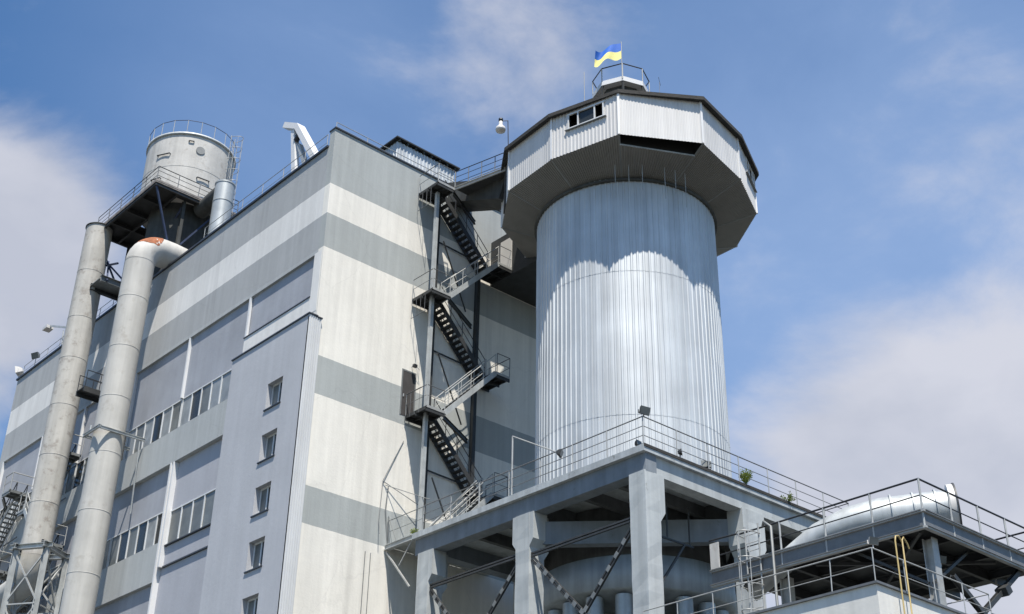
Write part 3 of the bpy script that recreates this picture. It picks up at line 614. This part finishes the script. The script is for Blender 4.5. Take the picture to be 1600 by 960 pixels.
MB().beam((7.6,-14.6,20.5),(7.6,-14.6,18.9),.05,.05).beam((8.9,-14.6,20.5),(8.9,-14.6,18.9),.05,.05).beam((6.8,-14.6,18.9),(9.1,-14.6,18.9),.07,.07).beam((8.6,-14.6,18.9),(7.2,-14.6,17.1),.08,.08).beam((6.6,-14.6,18.9),(7.1,-14.6,18.1),.07,.07).build('frame', 'steel_dark', hg)

# low wall machinery deck behind the trestle
floodlight('floodlight', (4.95,-16.0,22.78), (-.2,-.9,-.35), 'black floodlight on the front corner of the slab railing', 'floodlights of the silo slab', 'steel_dark', 1.3, .22)
floodlight('floodlight', (4.95,-11.35,22.55), (.5,-.7,-.3), 'black floodlight clamped where the bent post meets the slab railing', 'floodlights of the silo slab', 'steel_dark', 1.1, .12)
floodlight('floodlight', (5.1,-15.5,21.62), (.1,-1,.1), 'small dark floodlight lying at the slab edge left of the front corner', 'floodlights of the silo slab', 'steel_dark', .9, .2)
floodlight('floodlight', (7.3,-15.7,21.62), (.6,-.8,.1), 'small dark floodlight right of the front corner, standing on its low bar', 'floodlights of the silo slab', 'steel_dark', .8, .45)
floodlight('floodlight', (8.75,-15.75,21.62), (-.6,-.9,.2), 'dark floodlight with pale bracket farther right along the slab edge', 'floodlights of the silo slab', 'steel_dark', 1.2, .3)

def weed(loc, h, n, label, m='leaf', spread=.5, seed=1):
    rnd = random.Random(seed); t = thing('weed', label, 'weed', loc); l = Vector(loc); q = MB(); s_ = MB()
    for i in range(n):
        a = rnd.uniform(0, 2*pi); tip = l+Vector((cos(a)*spread*rnd.random(), sin(a)*spread*rnd.random(), h*rnd.uniform(.5,1))); s_.tube(l, tip, .008, 4, .003)
        for k in range(14):
            c = l.lerp(tip, rnd.uniform(.25, 1))+Vector((rnd.uniform(-.06,.06),)*1+(rnd.uniform(-.06,.06), rnd.uniform(-.03,.05)))
            d_ = Vector((rnd.uniform(-1,1), rnd.uniform(-1,1), rnd.uniform(-.2,1))).normalized(); w = d_.cross(Vector((rnd.random(),rnd.random(),1))).normalized()*.022; ln = rnd.uniform(.06,.13)
            q.add([c, c+d_*ln*.5+w, c+d_*ln, c+d_*ln*.5-w], [(0,1,2,3)])
    q.build('leaves', m, t); s_.build('stems', 'leaf', t)
weed((10.9,-16.02,21.62), .65, 30, 'bushy green weed sprouting from the right slab edge', 'leafy', .35, 3)
weed((13.7,-16.0,21.62), .35, 10, 'low yellowish weed on the slab edge above the ladder cage', 'leafy', .5, 5)
weed((4.95,-1.9,21.62), .2, 6, 'tiny dry weed at the left end of the slab', 'leafy', .3, 8)

# ------------------------------------------------------------------ switchback stairs
def switchback(st, O, U, V, lefts, run, w, width_l, zbase, rights_ext=.95, r=.022, dark='steel_dark', rl='rail', stub=True, first_down=True):
    """st thing; O origin on the wall; U along, V outward; lefts = z of the near landings, top first"""
    O, U, V = Vector(O), Vector(U), Vector(V); Z = Vector((0,0,1)); P = lambda u, v, z: O+U*u+V*v+Z*z
    def obox(q, u0, u1, v0, v1, z0, z1):
        q.add([P(u,v,z) for z in (z0,z1) for u, v in ((u0,v0),(u1,v0),(u1,v1),(u0,v1))], [(0,3,2,1),(4,5,6,7),(0,1,5,4),(1,2,6,5),(2,3,7,6),(3,0,4,7)]); return q
    g0 = .12; mid = w/2+g0/2
    def landing(u0, u1, z, openside):
        q = MB(); obox(q, u0, u1, g0, w, z-.03, z)
        for uu in (u0+.03, u1-.03, (u0+u1)/2): obox(q, uu-.03, uu+.03, g0, w, z-.16, z-.03)
        for vv in (g0+.03, mid, w-.03): obox(q, u0, u1, vv-.03, vv+.03, z-.27, z-.03)
        q.build('landing', dark, st)
        e = MB(); obox(e, u0, u1, w-.005, w+.02, z-.10, z+.03); e.build('edge_channel', 'rail_light', st)
        if openside < 0: rail(st, [P(u0,g0,z), P(u0,w-.02,z), P(u1,w-.02,z)], 1.1, 1.6, (.55,), r, rl, 'rail_light')
        else: rail(st, [P(u0+.1,w-.02,z), P(u1,w-.02,z), P(u1,g0,z)], 1.1, 1.6, (.55,), r, rl)
    def flight(u0, z0, u1, z1, v0, v1, rm='rail_dark', both=True, light=False):
        q = MB()
        for v in (v0+.02, v1-.02): q.beam(P(u0,v,z0-.06), P(u1,v,z1-.06), .05, .26, Z)
        f = q.build('flight', 'steel_light' if light else dark, st)
        n = int(abs(z1-z0)/.215)
        for i in range(n):
            tt = (i+.5)/n; u = u0+(u1-u0)*tt; z = z0+(z1-z0)*tt
            k = MB(); obox(k, u-.13, u+.13, v0+.04, v1-.04, z-.06, z-.02); k.build('tread', dark, f)
        for v in ((v0+.02, v1-.02) if both else (v1-.02,)):
            k = MB()
            for h in (1.0, .5): k.tube(P(u0,v,z0+h), P(u1,v,z1+h), r if h == 1.0 else r*.7, 6)
            for i in range(5): tt = i/4; k.tube(P(u0+(u1-u0)*tt,v,z0+(z1-z0)*tt), P(u0+(u1-u0)*tt,v,z0+(z1-z0)*tt+1.0), r*.9, 6)
            k.build('handrail', rm, f)
    for i, z in enumerate(lefts):
        landing(0, width_l, z, -1)
        zn = lefts[i+1] if i+1 < len(lefts) else zbase
        zm = (z+zn)/2
        flight(width_l, z, width_l+run, zm, g0, mid-.03, 'rail_dark')           # inner lane, down from the landing
        landing(width_l+run, width_l+run+rights_ext, zm, 1)
        flight(width_l, zn, width_l+run, zm, mid+.03, w, 'rail_light', True, True)       # outer lane
        # level beams along the stair below each near landing and a knee brace
        MB().ibeam(P(width_l, w-.1, z-.25), P(width_l+run*.83, g0+.2, z-.30), .12, .22).build('beam', dark, st)
        MB().beam(P(width_l+.1, g0, z-2.4), P(width_l+run*.8, g0, z-.6-1.9), .06, .06).beam(P(.6, w-.1, zm-.2), P(width_l+run*.75, g0, zn+.6), .06, .06).build('wind_brace', dark, st)
    return P
st = thing('steel_staircase', 'dark steel switchback fire stair on the factory side wall next to the silo', 'outdoor staircase', (5.5, -.9, 21.6))
SP = switchback(st, (5.45, 0, 0), (1,0,0), (0,-1,0), [41.1, 34.66, 28.2], 3.15, 1.75, 1.12, 21.66)
MB().box((5.86,-1.16,21.6),(6.04,-.98,40.9)).build('column', 'steel_light', st)
MB().ibeam((9.5,-.35,21.6),(9.5,-.35,37.7),.2,.24,(0,1,0)).box((9.42,-.44,21.6),(9.44,-.26,37.7)).build('column', 'steel_dark', st)
MB().ibeam((6.75,-.25,21.6),(6.75,-.25,40.9),.14,.14,(0,1,0)).build('column', 'steel_dark', st)
# mesh hoops around the wall side of the landings
for z in (41.1, 34.66, 28.2):
    q = MB()
    for k in range(4): q.tube((5.42-.0,-.15-.35*k,z-.2),(5.42,-.15-.35*k,z-1.15 if z > 30 else z+1.1),.012,4)
    q.tube((5.42,-.12,z-1.15 if z > 30 else z+1.1),(5.42,-1.3,z-1.15 if z > 30 else z+1.1),.016,5)
    q.build('guard_bars', 'rail', st)
# corbel beams carrying the landing at the door
wlmp = thing('wall_lamp', 'small bulkhead lamp above the door by the lowest stair landing', 'lamp', (5.75,-.1,30.9))
MB().tube((5.75,0,30.95),(5.75,-.22,30.98),.018,5).box((5.66,-.32,30.86),(5.86,-.16,31.0)).build('head', 'rail_dark', wlmp)
MB().tube((5.86,-.22,30.95),(6.05,-.25,30.8),.012,5).build('arm', 'rail', wlmp)

# footbridge from the top landing to the head house
br = thing('footbridge', 'short steel footbridge with dark underside linking the stair top to the head house', 'footbridge', (6.8, -3.4, 40.5))
a, c = Vector((6.55,-1.8,41.1)), Vector((6.65,-5.9,40.35)); s_ = Vector((1.0,.0,0))
MB().add([a-Vector((0,0,.05)), c-Vector((0,0,.05)), c+s_-Vector((0,0,.05)), a+s_-Vector((0,0,.05)), a, c, c+s_, a+s_], [(0,1,2,3),(7,6,5,4),(0,4,5,1),(1,5,6,2),(2,6,7,3),(3,7,4,0)]).build('deck', 'steel_dark', br)
MB().channel(a-Vector((0.02,0,.06)), c-Vector((0.02,0,.06)), .08, .2, 1).build('girder', 'rail_light', br); MB().channel(a+s_-Vector((0,0,.06)), c+s_-Vector((0,0,.06)), .08, .2, -1).build('girder', 'steel_dark', br)
rail(br, [a, c], 1.05, .95, (.35,.7), .024, 'rail_dark', 'rail'); rail(br, [a+s_, c+s_], 1.05, .95, (.35,.7), .024, 'rail_light', 'rail_light')
gal = thing('conveyor_chute', 'dark enclosed chute running from the roof parapet down to the head house', 'chute', (8.6, -1.5, 41))
MB().beam((8.3,1.2,42.75),(7.9,-4.9,39.9),1.5,1.15).build('casing', 'skirt', gal)
MB().box((10.66,-4.6,37.55),(16.4,-.01,40.3)).build('gallery_casing', 'steel_dark', gal)
gdr = MB().box((10.62,-1.75,37.95),(10.66,-.85,39.9)).build('gallery_door', 'lamp_white', gal)
# dark side of the head house doorway
dw = MB().beam((6.85,-5.6,38.1),(6.85,-5.6,40.7),.9,.25,(0.8,-.6,0)).build('doorway_casing', 'steel_dark', silo)

# objects left on the slab at the stair foot
ld = thing('leaning_ladder', 'pale aluminium ladder lying aslant against the slab railing near the stair foot', 'ladder', (5.1,-4.2,21.62))
MB().beam((5.15,-2.6,21.65),(5.2,-5.9,23.1),.03,.07).beam((5.5,-2.6,21.65),(5.55,-5.9,23.1),.03,.07).build('side_rails', 'rail_light', ld)
q = MB()
for i in range(10): t_ = (i+.5)/10; q.tube((5.16,-2.6-3.3*t_,21.65+1.45*t_),(5.53,-2.6-3.3*t_,21.65+1.45*t_),.015,5)
q.build('rungs', 'rail_light', ld)

# ------------------------------------------------------------------ water tank tower on the roof
TC = (1.65, 19.8)
wt = thing('water_tank', 'round weathered grey steel tank with a ring railing above the factory roof', 'tank', (TC[0], TC[1], 41.6))
MB().lathe(TC, [(0,47.12),(2.76,47.16)], 72).lathe(TC, [(2.76,47.16),(2.76,49.4)], 72).lathe(TC, [(2.772,49.4),(2.772,51.85)], 72).lathe(TC, [(2.76,49.4),(2.772,49.4)], 72).lathe(TC, [(2.72,51.9),(0,52.2)], 72).build('shell', 'tank', wt)
MB().lathe(TC, [(2.76,51.80),(2.86,51.80),(2.86,51.95),(2.72,51.95)], 72).build('rim', 'steel_light', wt)
MB().lathe(TC, [(2.0,41.6),(2.0,47.2)], 40).build('skirt', 'skirt', wt)
rail(wt, [(TC[0]+2.8*cos(2*pi*i/20), TC[1]+2.8*sin(2*pi*i/20), 51.95) for i in range(20)], .95, 5, (), .022, 'steel_blue', 'rail_light', closed=True)
mh = Vector((cos(R(-105)), sin(R(-105)), 0)); c = Vector((TC[0], TC[1], 50.75))+mh*2.72
MB().tube(c, c+mh*.10, .28, 20).build('manhole', 'steel', wt)
for az, z, ln in ((-152, 50.3, .9), (-158, 48.5, .7), (-96, 48.7, .8), (-118, 51.3, .3)):
    o = Vector((cos(R(az)), sin(R(az)), 0)); t_ = Vector((-o.y, o.x, 0)); c = Vector((TC[0], TC[1], z))+o*2.85
    MB().tube(c-t_*ln/2, c+t_*ln/2-Vector((0,0,.0)), .04, 6).tube(c-t_*ln/2, c-t_*ln/2-o*.15, .04, 6).tube(c+t_*ln/2, c+t_*ln/2-o*.15, .03, 6).build('bracket', 'steel_dark', wt)
# access platform, framing and bracing
PX0, PX1, PY0, PY1, PZ = -1.75, 3.9, 16.75, 24.6, 47.1
MB().box((PX0,PY0,PZ-.05),(-.2,PY1,PZ)).box((-.2,PY0,PZ-.05),(PX1,17.6,PZ)).box((-.2,22.2,PZ-.05),(PX1,PY1,PZ)).build('platform_deck', 'steel_dark', wt)
q = MB()
for y in (PY0+.05, 18.7, 20.7, 22.6, PY1-.05): q.ibeam((PX0,y,PZ-.22),(PX1,y,PZ-.22),.16,.3)
for x in (PX0+.05, -.2, 1.9, PX1-.05): q.ibeam((x,PY0,PZ-.24),(x,PY1,PZ-.24),.14,.28)
q.build('platform_beams', 'steel_dark', wt)
MB().box((PX0-.02,PY0,PZ-.16),(PX0,PY1,PZ+.06)).box((PX0,PY0-.02,PZ-.16),(PX1,PY0,PZ+.06)).build('kick_plate', mat('rusty_plate', (0.27,0.245,0.225), .7, 0, .3, 2, .3, 0, 6, (.18,.07,.035), .6, 2, .55), wt)
rail(wt, [(PX0+.03,PY1,PZ),(PX0+.03,PY0+.03,PZ),(PX1,PY0+.03,PZ)], 1.0, 1.5, (.35,.7), .026, 'rail_dark', 'rail', sway=.04)
for x, y in ((.5,17.3),(.5,24.3),(3.6,17.3),(3.6,24.3)): MB().ibeam((x,y,41.6),(x,y,PZ-.3),.2,.2,(0,1,0)).build('leg', 'skirt', wt)
q = MB()
for (p1, p2) in (((.5,17.3,41.8),(PX0+.1,PY0+.1,PZ-.35)),((.5,24.3,43),(PX0+.1,PY1,PZ-.35)),((.5,24.3,42.0),(.5,17.3,46.6)),((.5,17.3,42.0),(.5,24.3,46.6)),((.5,24.3,42),(3.6,24.3,46.6)),((3.6,24.3,42),(.5,24.3,46.6)),((.5,17.3,43.5),(2.6,17.3,46.7))): q.beam(p1, p2, .10, .10)
q.build('bracing', 'steel_blue', wt)
q = MB()
for (p1, p2) in (((.1,21.5,42.0),(-1.6,25.6,46.6)),((-1.6,21.7,42.2),(.2,26.5,46.4)),((-1.0,22.0,43.8),(-1.0,26.4,45.3))): q.beam(p1, p2, .10, .10)
q.build('bracing', 'steel_blue', wt)
# caged ladder on the tank's right side
az = R(-62); o = Vector((cos(az), sin(az), 0)); t_ = Vector((-o.y, o.x, 0)); c = Vector((TC[0], TC[1], 0))+o*3.0
lm = MB()
for s2 in (-.22, .22): lm.tube(c+t_*s2+Vector((0,0,43)), c+t_*s2+Vector((0,0,52.9)), .025, 6)
for i in range(32): z = 43.2+i*.3; lm.tube(c-t_*.22+Vector((0,0,z)), c+t_*.22+Vector((0,0,z)), .012, 4)
lad = lm.build('ladder', 'rail_light', wt); cg = MB()
for i in range(11):
    z = 44.2+i*.85; pts = [c+t_*.3*cos(k*pi/8)*1.1+o*(.75*sin(k*pi/8))+Vector((0,0,z)) for k in range(9)]; cg.path(pts, .018, 5)
for k in (2, 4, 6): p = c+t_*.33*cos(k*pi/8)+o*(.75*sin(k*pi/8)); cg.tube(p+Vector((0,0,44.2)), p+Vector((0,0,52.7)), .015, 4)
cg.build('cage', 'rail_light', lad)
# galvanised duct beside the tank with its elbow into the shell
gd = thing('galvanised_duct', 'shiny galvanised vertical duct beside the roof tank, right of it', 'duct', (1.9, 15.2, 41.6))
MB().tube((1.95,15.1,41.6),(1.95,15.1,47.55),.60,32).tube((1.95,15.1,47.5),(1.95,15.1,47.6),.63,32).tube((1.95,15.1,46.2),(1.95,15.1,46.26),.625,32).build('riser', 'galv2', gd)
MB().path([(1.95,15.1,47.2),(1.85,15.9,47.0),(1.75,16.6,46.75),(1.7,17.4,46.7)],.52,24).build('elbow', 'skirt', gd)

# ------------------------------------------------------------------ two big pipes on the front
def big_pipe(name, label, x, y, r_, z0, z1, m, seams):
    t = thing(name, label, 'pipe', (x, y, z0), 'fat pale pipes in front of the facade'); MBp = MB().tube((x,y,z0),(x,y,z1),r_,40)
    MBp.build('shaft', m, t)
    for z in seams: MB().lathe((x,y), [(r_,z-.02),(r_+.012,z-.012),(r_+.012,z+.012),(r_,z+.02)], 40).build('weld_seam', m, t)
    return t
p1 = big_pipe('flue_pipe', 'far fat pipe with an open weathered top, ending on the lattice tower', -1.7, 24.2, .82, 25.2, 46.95, 'oldpipe', [28.3, 31.2, 34.4, 37.5, 40.3, 43.6])
MB().lathe((-1.7,24.2), [(.82,46.95),(.88,46.95),(.88,47.02),(.74,47.02),(.74,45.5),(0,45.5)], 40).build('rim', 'skirt', p1)
els = [(-1.7,24.2,25.3),(-1.7,24.25,24.6),(-1.72,24.55,23.95),(-1.75,25.2,23.55),(-1.8,26.5,23.3),(-2.1,31,22.9)]
MB().path(els, [.82,.83,.84,.86,.9,1.0], 36).build('bottom_elbow', 'pipe2', p1)
for z, y in ((24.7,24.25),): pass
p2 = big_pipe('flue_pipe', 'near fat pipe bending over the roof edge with a rust patch on its elbow', -1.7, 17.1, .85, 0, 41.35, 'pipe2', [20.2, 22.5, 25.9, 29.2, 32.5, 35.6, 38.8, 41.3])
el = []
for k in range(9): a_ = k/8*pi/2; el.append((-1.7+1.2*(1-cos(a_)), 17.1-.0, 41.3+1.25*sin(a_)))
MB().path(el+[(0.1,17.1,42.56),(1.0,17.1,42.5),(2.2,17.1,42.2),(3.2,17.1,41.7)], .85, 40).build('elbow', 'pipe2', p2)
rp = MB(); nn = 14; rnd = random.Random(4); top_ = []
for i in range(nn+1):      # rust scab lying on top of the elbow
    a_ = (0.42+0.52*i/nn)*pi/2
    cc = Vector((-1.7+1.2*(1-cos(a_)), 17.1, 41.3+1.25*sin(a_))); nout = Vector((-cos(a_), 0, sin(a_)))
    wd = (1.05+rnd.uniform(-.12,.12))*math.sqrt(max(0, 1-((i/nn-.5)*2)**2))
    for k in range(7): th = -0.38+wd*(k-3)/3; top_.append(cc+(nout*cos(th)+Vector((0,1,0))*sin(th))*.862)
rp.add(top_, [(i*7+k,(i+1)*7+k,(i+1)*7+k+1,i*7+k+1) for i in range(nn) for k in range(6)], True).build('rust_patch', 'rust', p2)
# wall bracket around the near pipe
MB().ibeam((-2.75,17.95,30.35),(0.0,17.95,30.35),.12,.16).ibeam((-2.75,16.2,30.35),(0.0,16.2,30.35),.12,.16).ibeam((-2.7,16.1,30.38),(-2.7,18.1,30.38),.12,.16).beam((-.3,16.2,30.2),(0,16.5,26.2),.06,.06).tube((-2.7,17.3,30.4),(-2.7,17.3,30.75),.05,6).build('wall_bracket', 'steel_light', p2)
# catwalk between the pipes and one above
cwp = thing('pipe_catwalk', 'small dark catwalk with railing between the two fat pipes at upper window level', 'catwalk', (-1, 22, 34.9))
MB().box((-1.9,21.3,34.75),(0,22.3,34.8)).box((-1.9,21.28,34.5),(0,21.34,34.82)).box((-1.9,22.26,34.5),(0,22.32,34.82)).build('deck', 'steel_dark', cwp)
rail(cwp, [(-1.85,21.3,34.8),(-.1,21.3,34.8)], 1.05, .9, (.5,), .025, 'rail_dark'); rail(cwp, [(-1.85,22.3,34.8),(-.1,22.3,34.8)], 1.05, .9, (.5,), .025, 'rail_dark')
cwu = thing('roof_walkway', 'grey steel walkway beam between the fat pipes just above the roof edge', 'walkway', (-.5, 22, 42.6))
MB().ibeam((-1.9,22.0,42.35),(1.5,22.0,42.35),.3,.42).box((-1.9,22.2,42.4),(1.5,23.4,42.46)).build('girder', 'steel', cwu)
MB().ibeam((-1.9,23.4,42.35),(1.5,23.4,42.35),.3,.42).build('girder', 'steel_dark', cwu)

# lattice tower under the far pipe
lt = thing('lattice_tower', 'pale lattice steel tower under the far pipe in the lower left corner', 'lattice tower', (-2, 22.5, 0))
A1, A2, A3, A4 = Vector((-3.03,23.55,0)), Vector((-1.44,21.38,0))+Vector((-.55,.55,0)), Vector((-0.35,23.1,0)), Vector((-1.9,25.1,0))
Z = Vector((0,0,1)); zt = 25.2
for a in (A1, A2, A3, A4): MB().ibeam(a+Z*0, a+Z*zt, .26, .26, (0,1,0)).build('leg', 'steel_light', lt); q = MB(); corners = [A1, A2, A3, A4]
for i in range(4):
    a, c = corners[i], corners[(i+1) % 4]; e = (c-a).normalized()*.35
    q.ibeam(a-e+Z*(zt+.12), c+e+Z*(zt+.12), .26, .28)
q.build('head_frame', 'steel_light', lt); q = MB()
for i in range(4):
    a, c = corners[i], corners[(i+1) % 4]
    for z0 in (10.2, 13.2, 16.2, 19.2, 22.2): q.beam(a+Z*z0, c+Z*(z0+2.8), .08, .08); q.beam(c+Z*z0, a+Z*(z0+2.8), .08, .08); q.beam(a+Z*(z0-.1), c+Z*(z0-.1), .07, .07)
q.build('lacing', 'rail_light', lt)
MB().tube((-1.9,22.9,25.4),(-1.9,22.9,25.9),.07,8).build('clamp', 'rail_dark', lt)

# second switchback stair behind the far pipe
s2 = thing('front_staircase', 'pale steel stair zigzagging down the front wall behind the far fat pipe', 'outdoor staircase', (-.9, 27.5, 18))
switchback(s2, (0, 24.2, 0), (0,1,0), (-1,0,0), [31.9, 26.3], 2.5, 1.5, 1.0, 20.6, .9, .03, 'steel', 'rail_light')
s3 = thing('front_staircase', 'pale steel stair with lattice railings at the far left end, cut by the frame', 'outdoor staircase', (-.9, 33.5, 18))
switchback(s3, (-.1, 30.2, 0), (0,1,0), (-1,0,0), [31.0, 26.0], 2.6, 1.6, 1.1, 21, .9, .032, 'steel', 'rail_light')

# ------------------------------------------------------------------ right hand platform with duct
DX0, DX1, DY0, DY1, DZ = 7.35, 15.6, -25.75, -16.9, 17.0
cw = thing('duct_platform', 'raised steel platform with black handrails carrying a big duct, lower right', 'platform', (11, -21, 0))
MB().box((DX0+.05,DY0+.05,DZ-.05),(DX1,DY1,DZ)).build('deck', 'steel_dark', cw)
q = MB()
q.channel((DX0,DY0,DZ-.28),(DX0,DY1,DZ-.28),.14,.56,-1,(0,0,1),.03); q.channel((DX0,DY0,DZ-.28),(DX1,DY0,DZ-.28),.14,.56,1,(0,0,1),.03)
fq = MB(); fq.box((DX0-.10,DY0-.10,DZ-.07),(DX0+.06,DY1,DZ+.03)).box((DX0+.061,DY0-.10,DZ-.07),(DX1,DY0+.06,DZ+.03)).box((DX0-.10,DY0-.10,DZ-.62),(DX0+.06,DY1,DZ-.56)).box((DX0+.061,DY0-.10,DZ-.62),(DX1,DY0+.06,DZ-.56))
q.build('edge_girder', 'rail', cw); fq.build('girder_flange', 'rail_light', cw)
q = MB()
for y in (-24.0,-22,-20,-18): q.ibeam((DX0+.05,y,DZ-.26),(DX1,y,DZ-.26),.14,.36)
for x in (9.6,12,14.2): q.ibeam((x,DY0+.1,DZ-.24),(x,DY1,DZ-.24),.12,.3)
q.beam((DX0+.2,DY0+.3,DZ-.6),(12,-21,DZ-.55),.10,.10).beam((12,-25.5,DZ-.6),(8,-21,DZ-.55),.10,.10).beam((8,-25.4,DZ-2.2),(10.4,-25.4,DZ-.6),.09,.09).beam((7.9,-25.3,DZ-2.2),(7.9,-22.8,DZ-.6),.09,.09)
q.build('floor_beams', 'steel_dark', cw)
for x, y in ((8.3,-25.3),(8.3,-19.5),(14.9,-25.3),(14.9,-19.5)):
    MB().ibeam((x,y,0),(x,y,DZ-.63),.34,.36,(0,1,0),.03).build('column', 'rail_light', cw)
q = MB()
for (p_, q_) in (((14.0,-25.55,16.8),(9.7,-25.55,13.75)),((8.6,-25.75,15.1),(12.2,-25.75,13.0)),((14.9,-25.3,12.6),(14.9,-19.6,16.2))): q.ibeam(p_, q_, .16, .18, (0,1,0))
q.beam((11.9,-25.6,15.3),(12.2,-25.6,15.5),.42,.3).build('wind_brace', 'steel_dark', cw)
rail(cw, [(DX0,-18.2,DZ),(DX0,DY0,DZ),(DX1-1.2,DY0,DZ),(DX1-1.2,DY0+1.6,DZ)], 1.08, 1.75, (.52,), .034, 'rail_dark', 'rail_light', off=.55, post_r=.04)
dc = thing('inclined_duct', 'fat galvanised duct rising over the right platform with a flanged open end', 'duct', (10.6,-21.5,17))
pts = [(8.6,-17.6,16.3),(9.15,-19.0,17.35),(9.7,-20.1,18.1),(10.3,-21.1,18.45),(10.9,-22.0,18.6),(12.35,-24.15,18.72)]
MB().path(pts, [.36,.40,.52,.68,.76,.79], 36).build('body', 'galv2', dc)
for t_ in (.15, .45, .75):
    a, c = Vector(pts[4]), Vector(pts[5]); p_ = a.lerp(c, t_); d_ = (c-a).normalized(); MB().tube(p_-d_*.03, p_+d_*.03, .845, 36).build('band', 'galv2', dc)
a, c = Vector(pts[4]), Vector(pts[5]); d_ = (c-a).normalized()
MB().tube(c-d_*.22, c, .96, 36).build('collar', 'lamp_white', dc); MB().tube(c, c+d_*.06, 1.0, 36).build('flange', 'steel_dark', dc)
MB().box((9.8,-21.5,17.0),(10.1,-21.2,17.8)).box((11.7,-23.6,17.0),(12.0,-23.3,18.0)).build('saddle', 'steel_light', dc)
# caged ladder at the platform's trestle end
cl = thing('caged_ladder', 'pale caged steel ladder standing between trestle and right platform', 'ladder', (7.3,-18.4,10))
q = MB(); bx, by = 7.28, -18.9
for dy in (-.3, .3): q.tube((bx,by+dy,9),(bx,by+dy,18.25),.035,6)
for i in range(30): q.tube((bx,by-.3,9.2+.3*i),(bx,by+.3,9.2+.3*i),.015,4)
q.build('rails', 'rail_light', cl); q = MB()
for i in range(8):
    z = 11.2+i*.95; q.path([(bx-.75*sin(k*pi/8), by-.36*cos(k*pi/8), z) for k in range(9)], .022, 5)
for k in (2,4,6): q.tube((bx-.75*sin(k*pi/8), by-.36*cos(k*pi/8), 11.2),(bx-.75*sin(k*pi/8), by-.36*cos(k*pi/8), 17.85),.018,5)
q.build('cage', 'rail_light', cl)
vp = MB().path([(7.1,-19.9,9),(7.1,-19.9,17.9),(7.1,-19.6,18.15),(7.3,-19.4,18.1)],.05,10).build('vent_pipe', 'steel', None)
tag(rebase(vp, (7.1,-19.9,9)), 'thick pale vertical pipe right of the caged ladder', 'pipe')
# side gate with dirty plate next to the trestle column
gt = thing('platform_gate', 'short rail bay with a rust-stained plate beside the right trestle column', 'gate', (7.3,-17.3,17))
MB().tube((7.3,-16.9,18.15),(7.3,-18.2,18.1),.035,6).tube((7.3,-17.4,17.5),(7.3,-18.4,17.5),.025,6).build('bars', 'rail_dark', gt)
MB().box((7.25,-17.35,17.0),(7.3,-16.95,18.0)).build('plate', 'tank', gt)

# ------------------------------------------------------------------ low building lower right
lb = thing('low_building', 'low cream plastered building with a flat railed roof in the lower right corner', 'building', (6, -23, 0))
LX0, LX1, LY0, LY1, LZ = 3.0, 9.4, -26.5, -17.4, 13.5
MB().box((LX0,LY0,0),(LX1,LY1,LZ-.07)).build('wall', 'plaster', lb)
MB().box((LX0-.08,LY0-.08,LZ-.07),(LX1+.1,LY1,LZ)).build('roof_edge', 'rail', lb)
rail(lb, [(LX0+.05,LY1,LZ),(LX0+.05,LY0+.05,LZ),(LX1,LY0+.05,LZ),(LX1,LY1,LZ)], 1.02, 1.6, (.5,), .02, 'rail_light', 'rail_light', sway=.02)
rail(lb, [(LX1,LY0+.05,LZ-.6),(15,LY0+.05,LZ-.6)], 1.0, 1.6, (.5,), .022, 'rail', 'rail')
yp = thing('gas_pipe', 'thin yellow gas pipes climbing the low cream building and bending over', 'gas pipe', (3.9,-26.7,9))
MB().path([(3.95,-26.7,8),(3.95,-26.7,14.9),(4.0,-26.7,15.05),(4.15,-26.7,15.1),(4.3,-26.7,14.95)],.024,8).build('riser', 'yellow', yp)
MB().path([(4.3,-26.72,8),(4.3,-26.72,15.0),(4.38,-26.72,15.1),(4.55,-26.72,14.95),(4.62,-26.72,14.8)],.024,8).build('riser', 'yellow', yp)
for i, (x, y) in enumerate(((6.2,-24.5),(9.3,-25.0))):
    floodlight('floodlight', (x, y, 15.75), (-.4,-.9,-.4), ('pale floodlight under the right platform, left of its column', 'pale floodlight under the right platform, right of its column')[i], 'floodlights under the right platform', 'lamp_white', 1.0, .25)
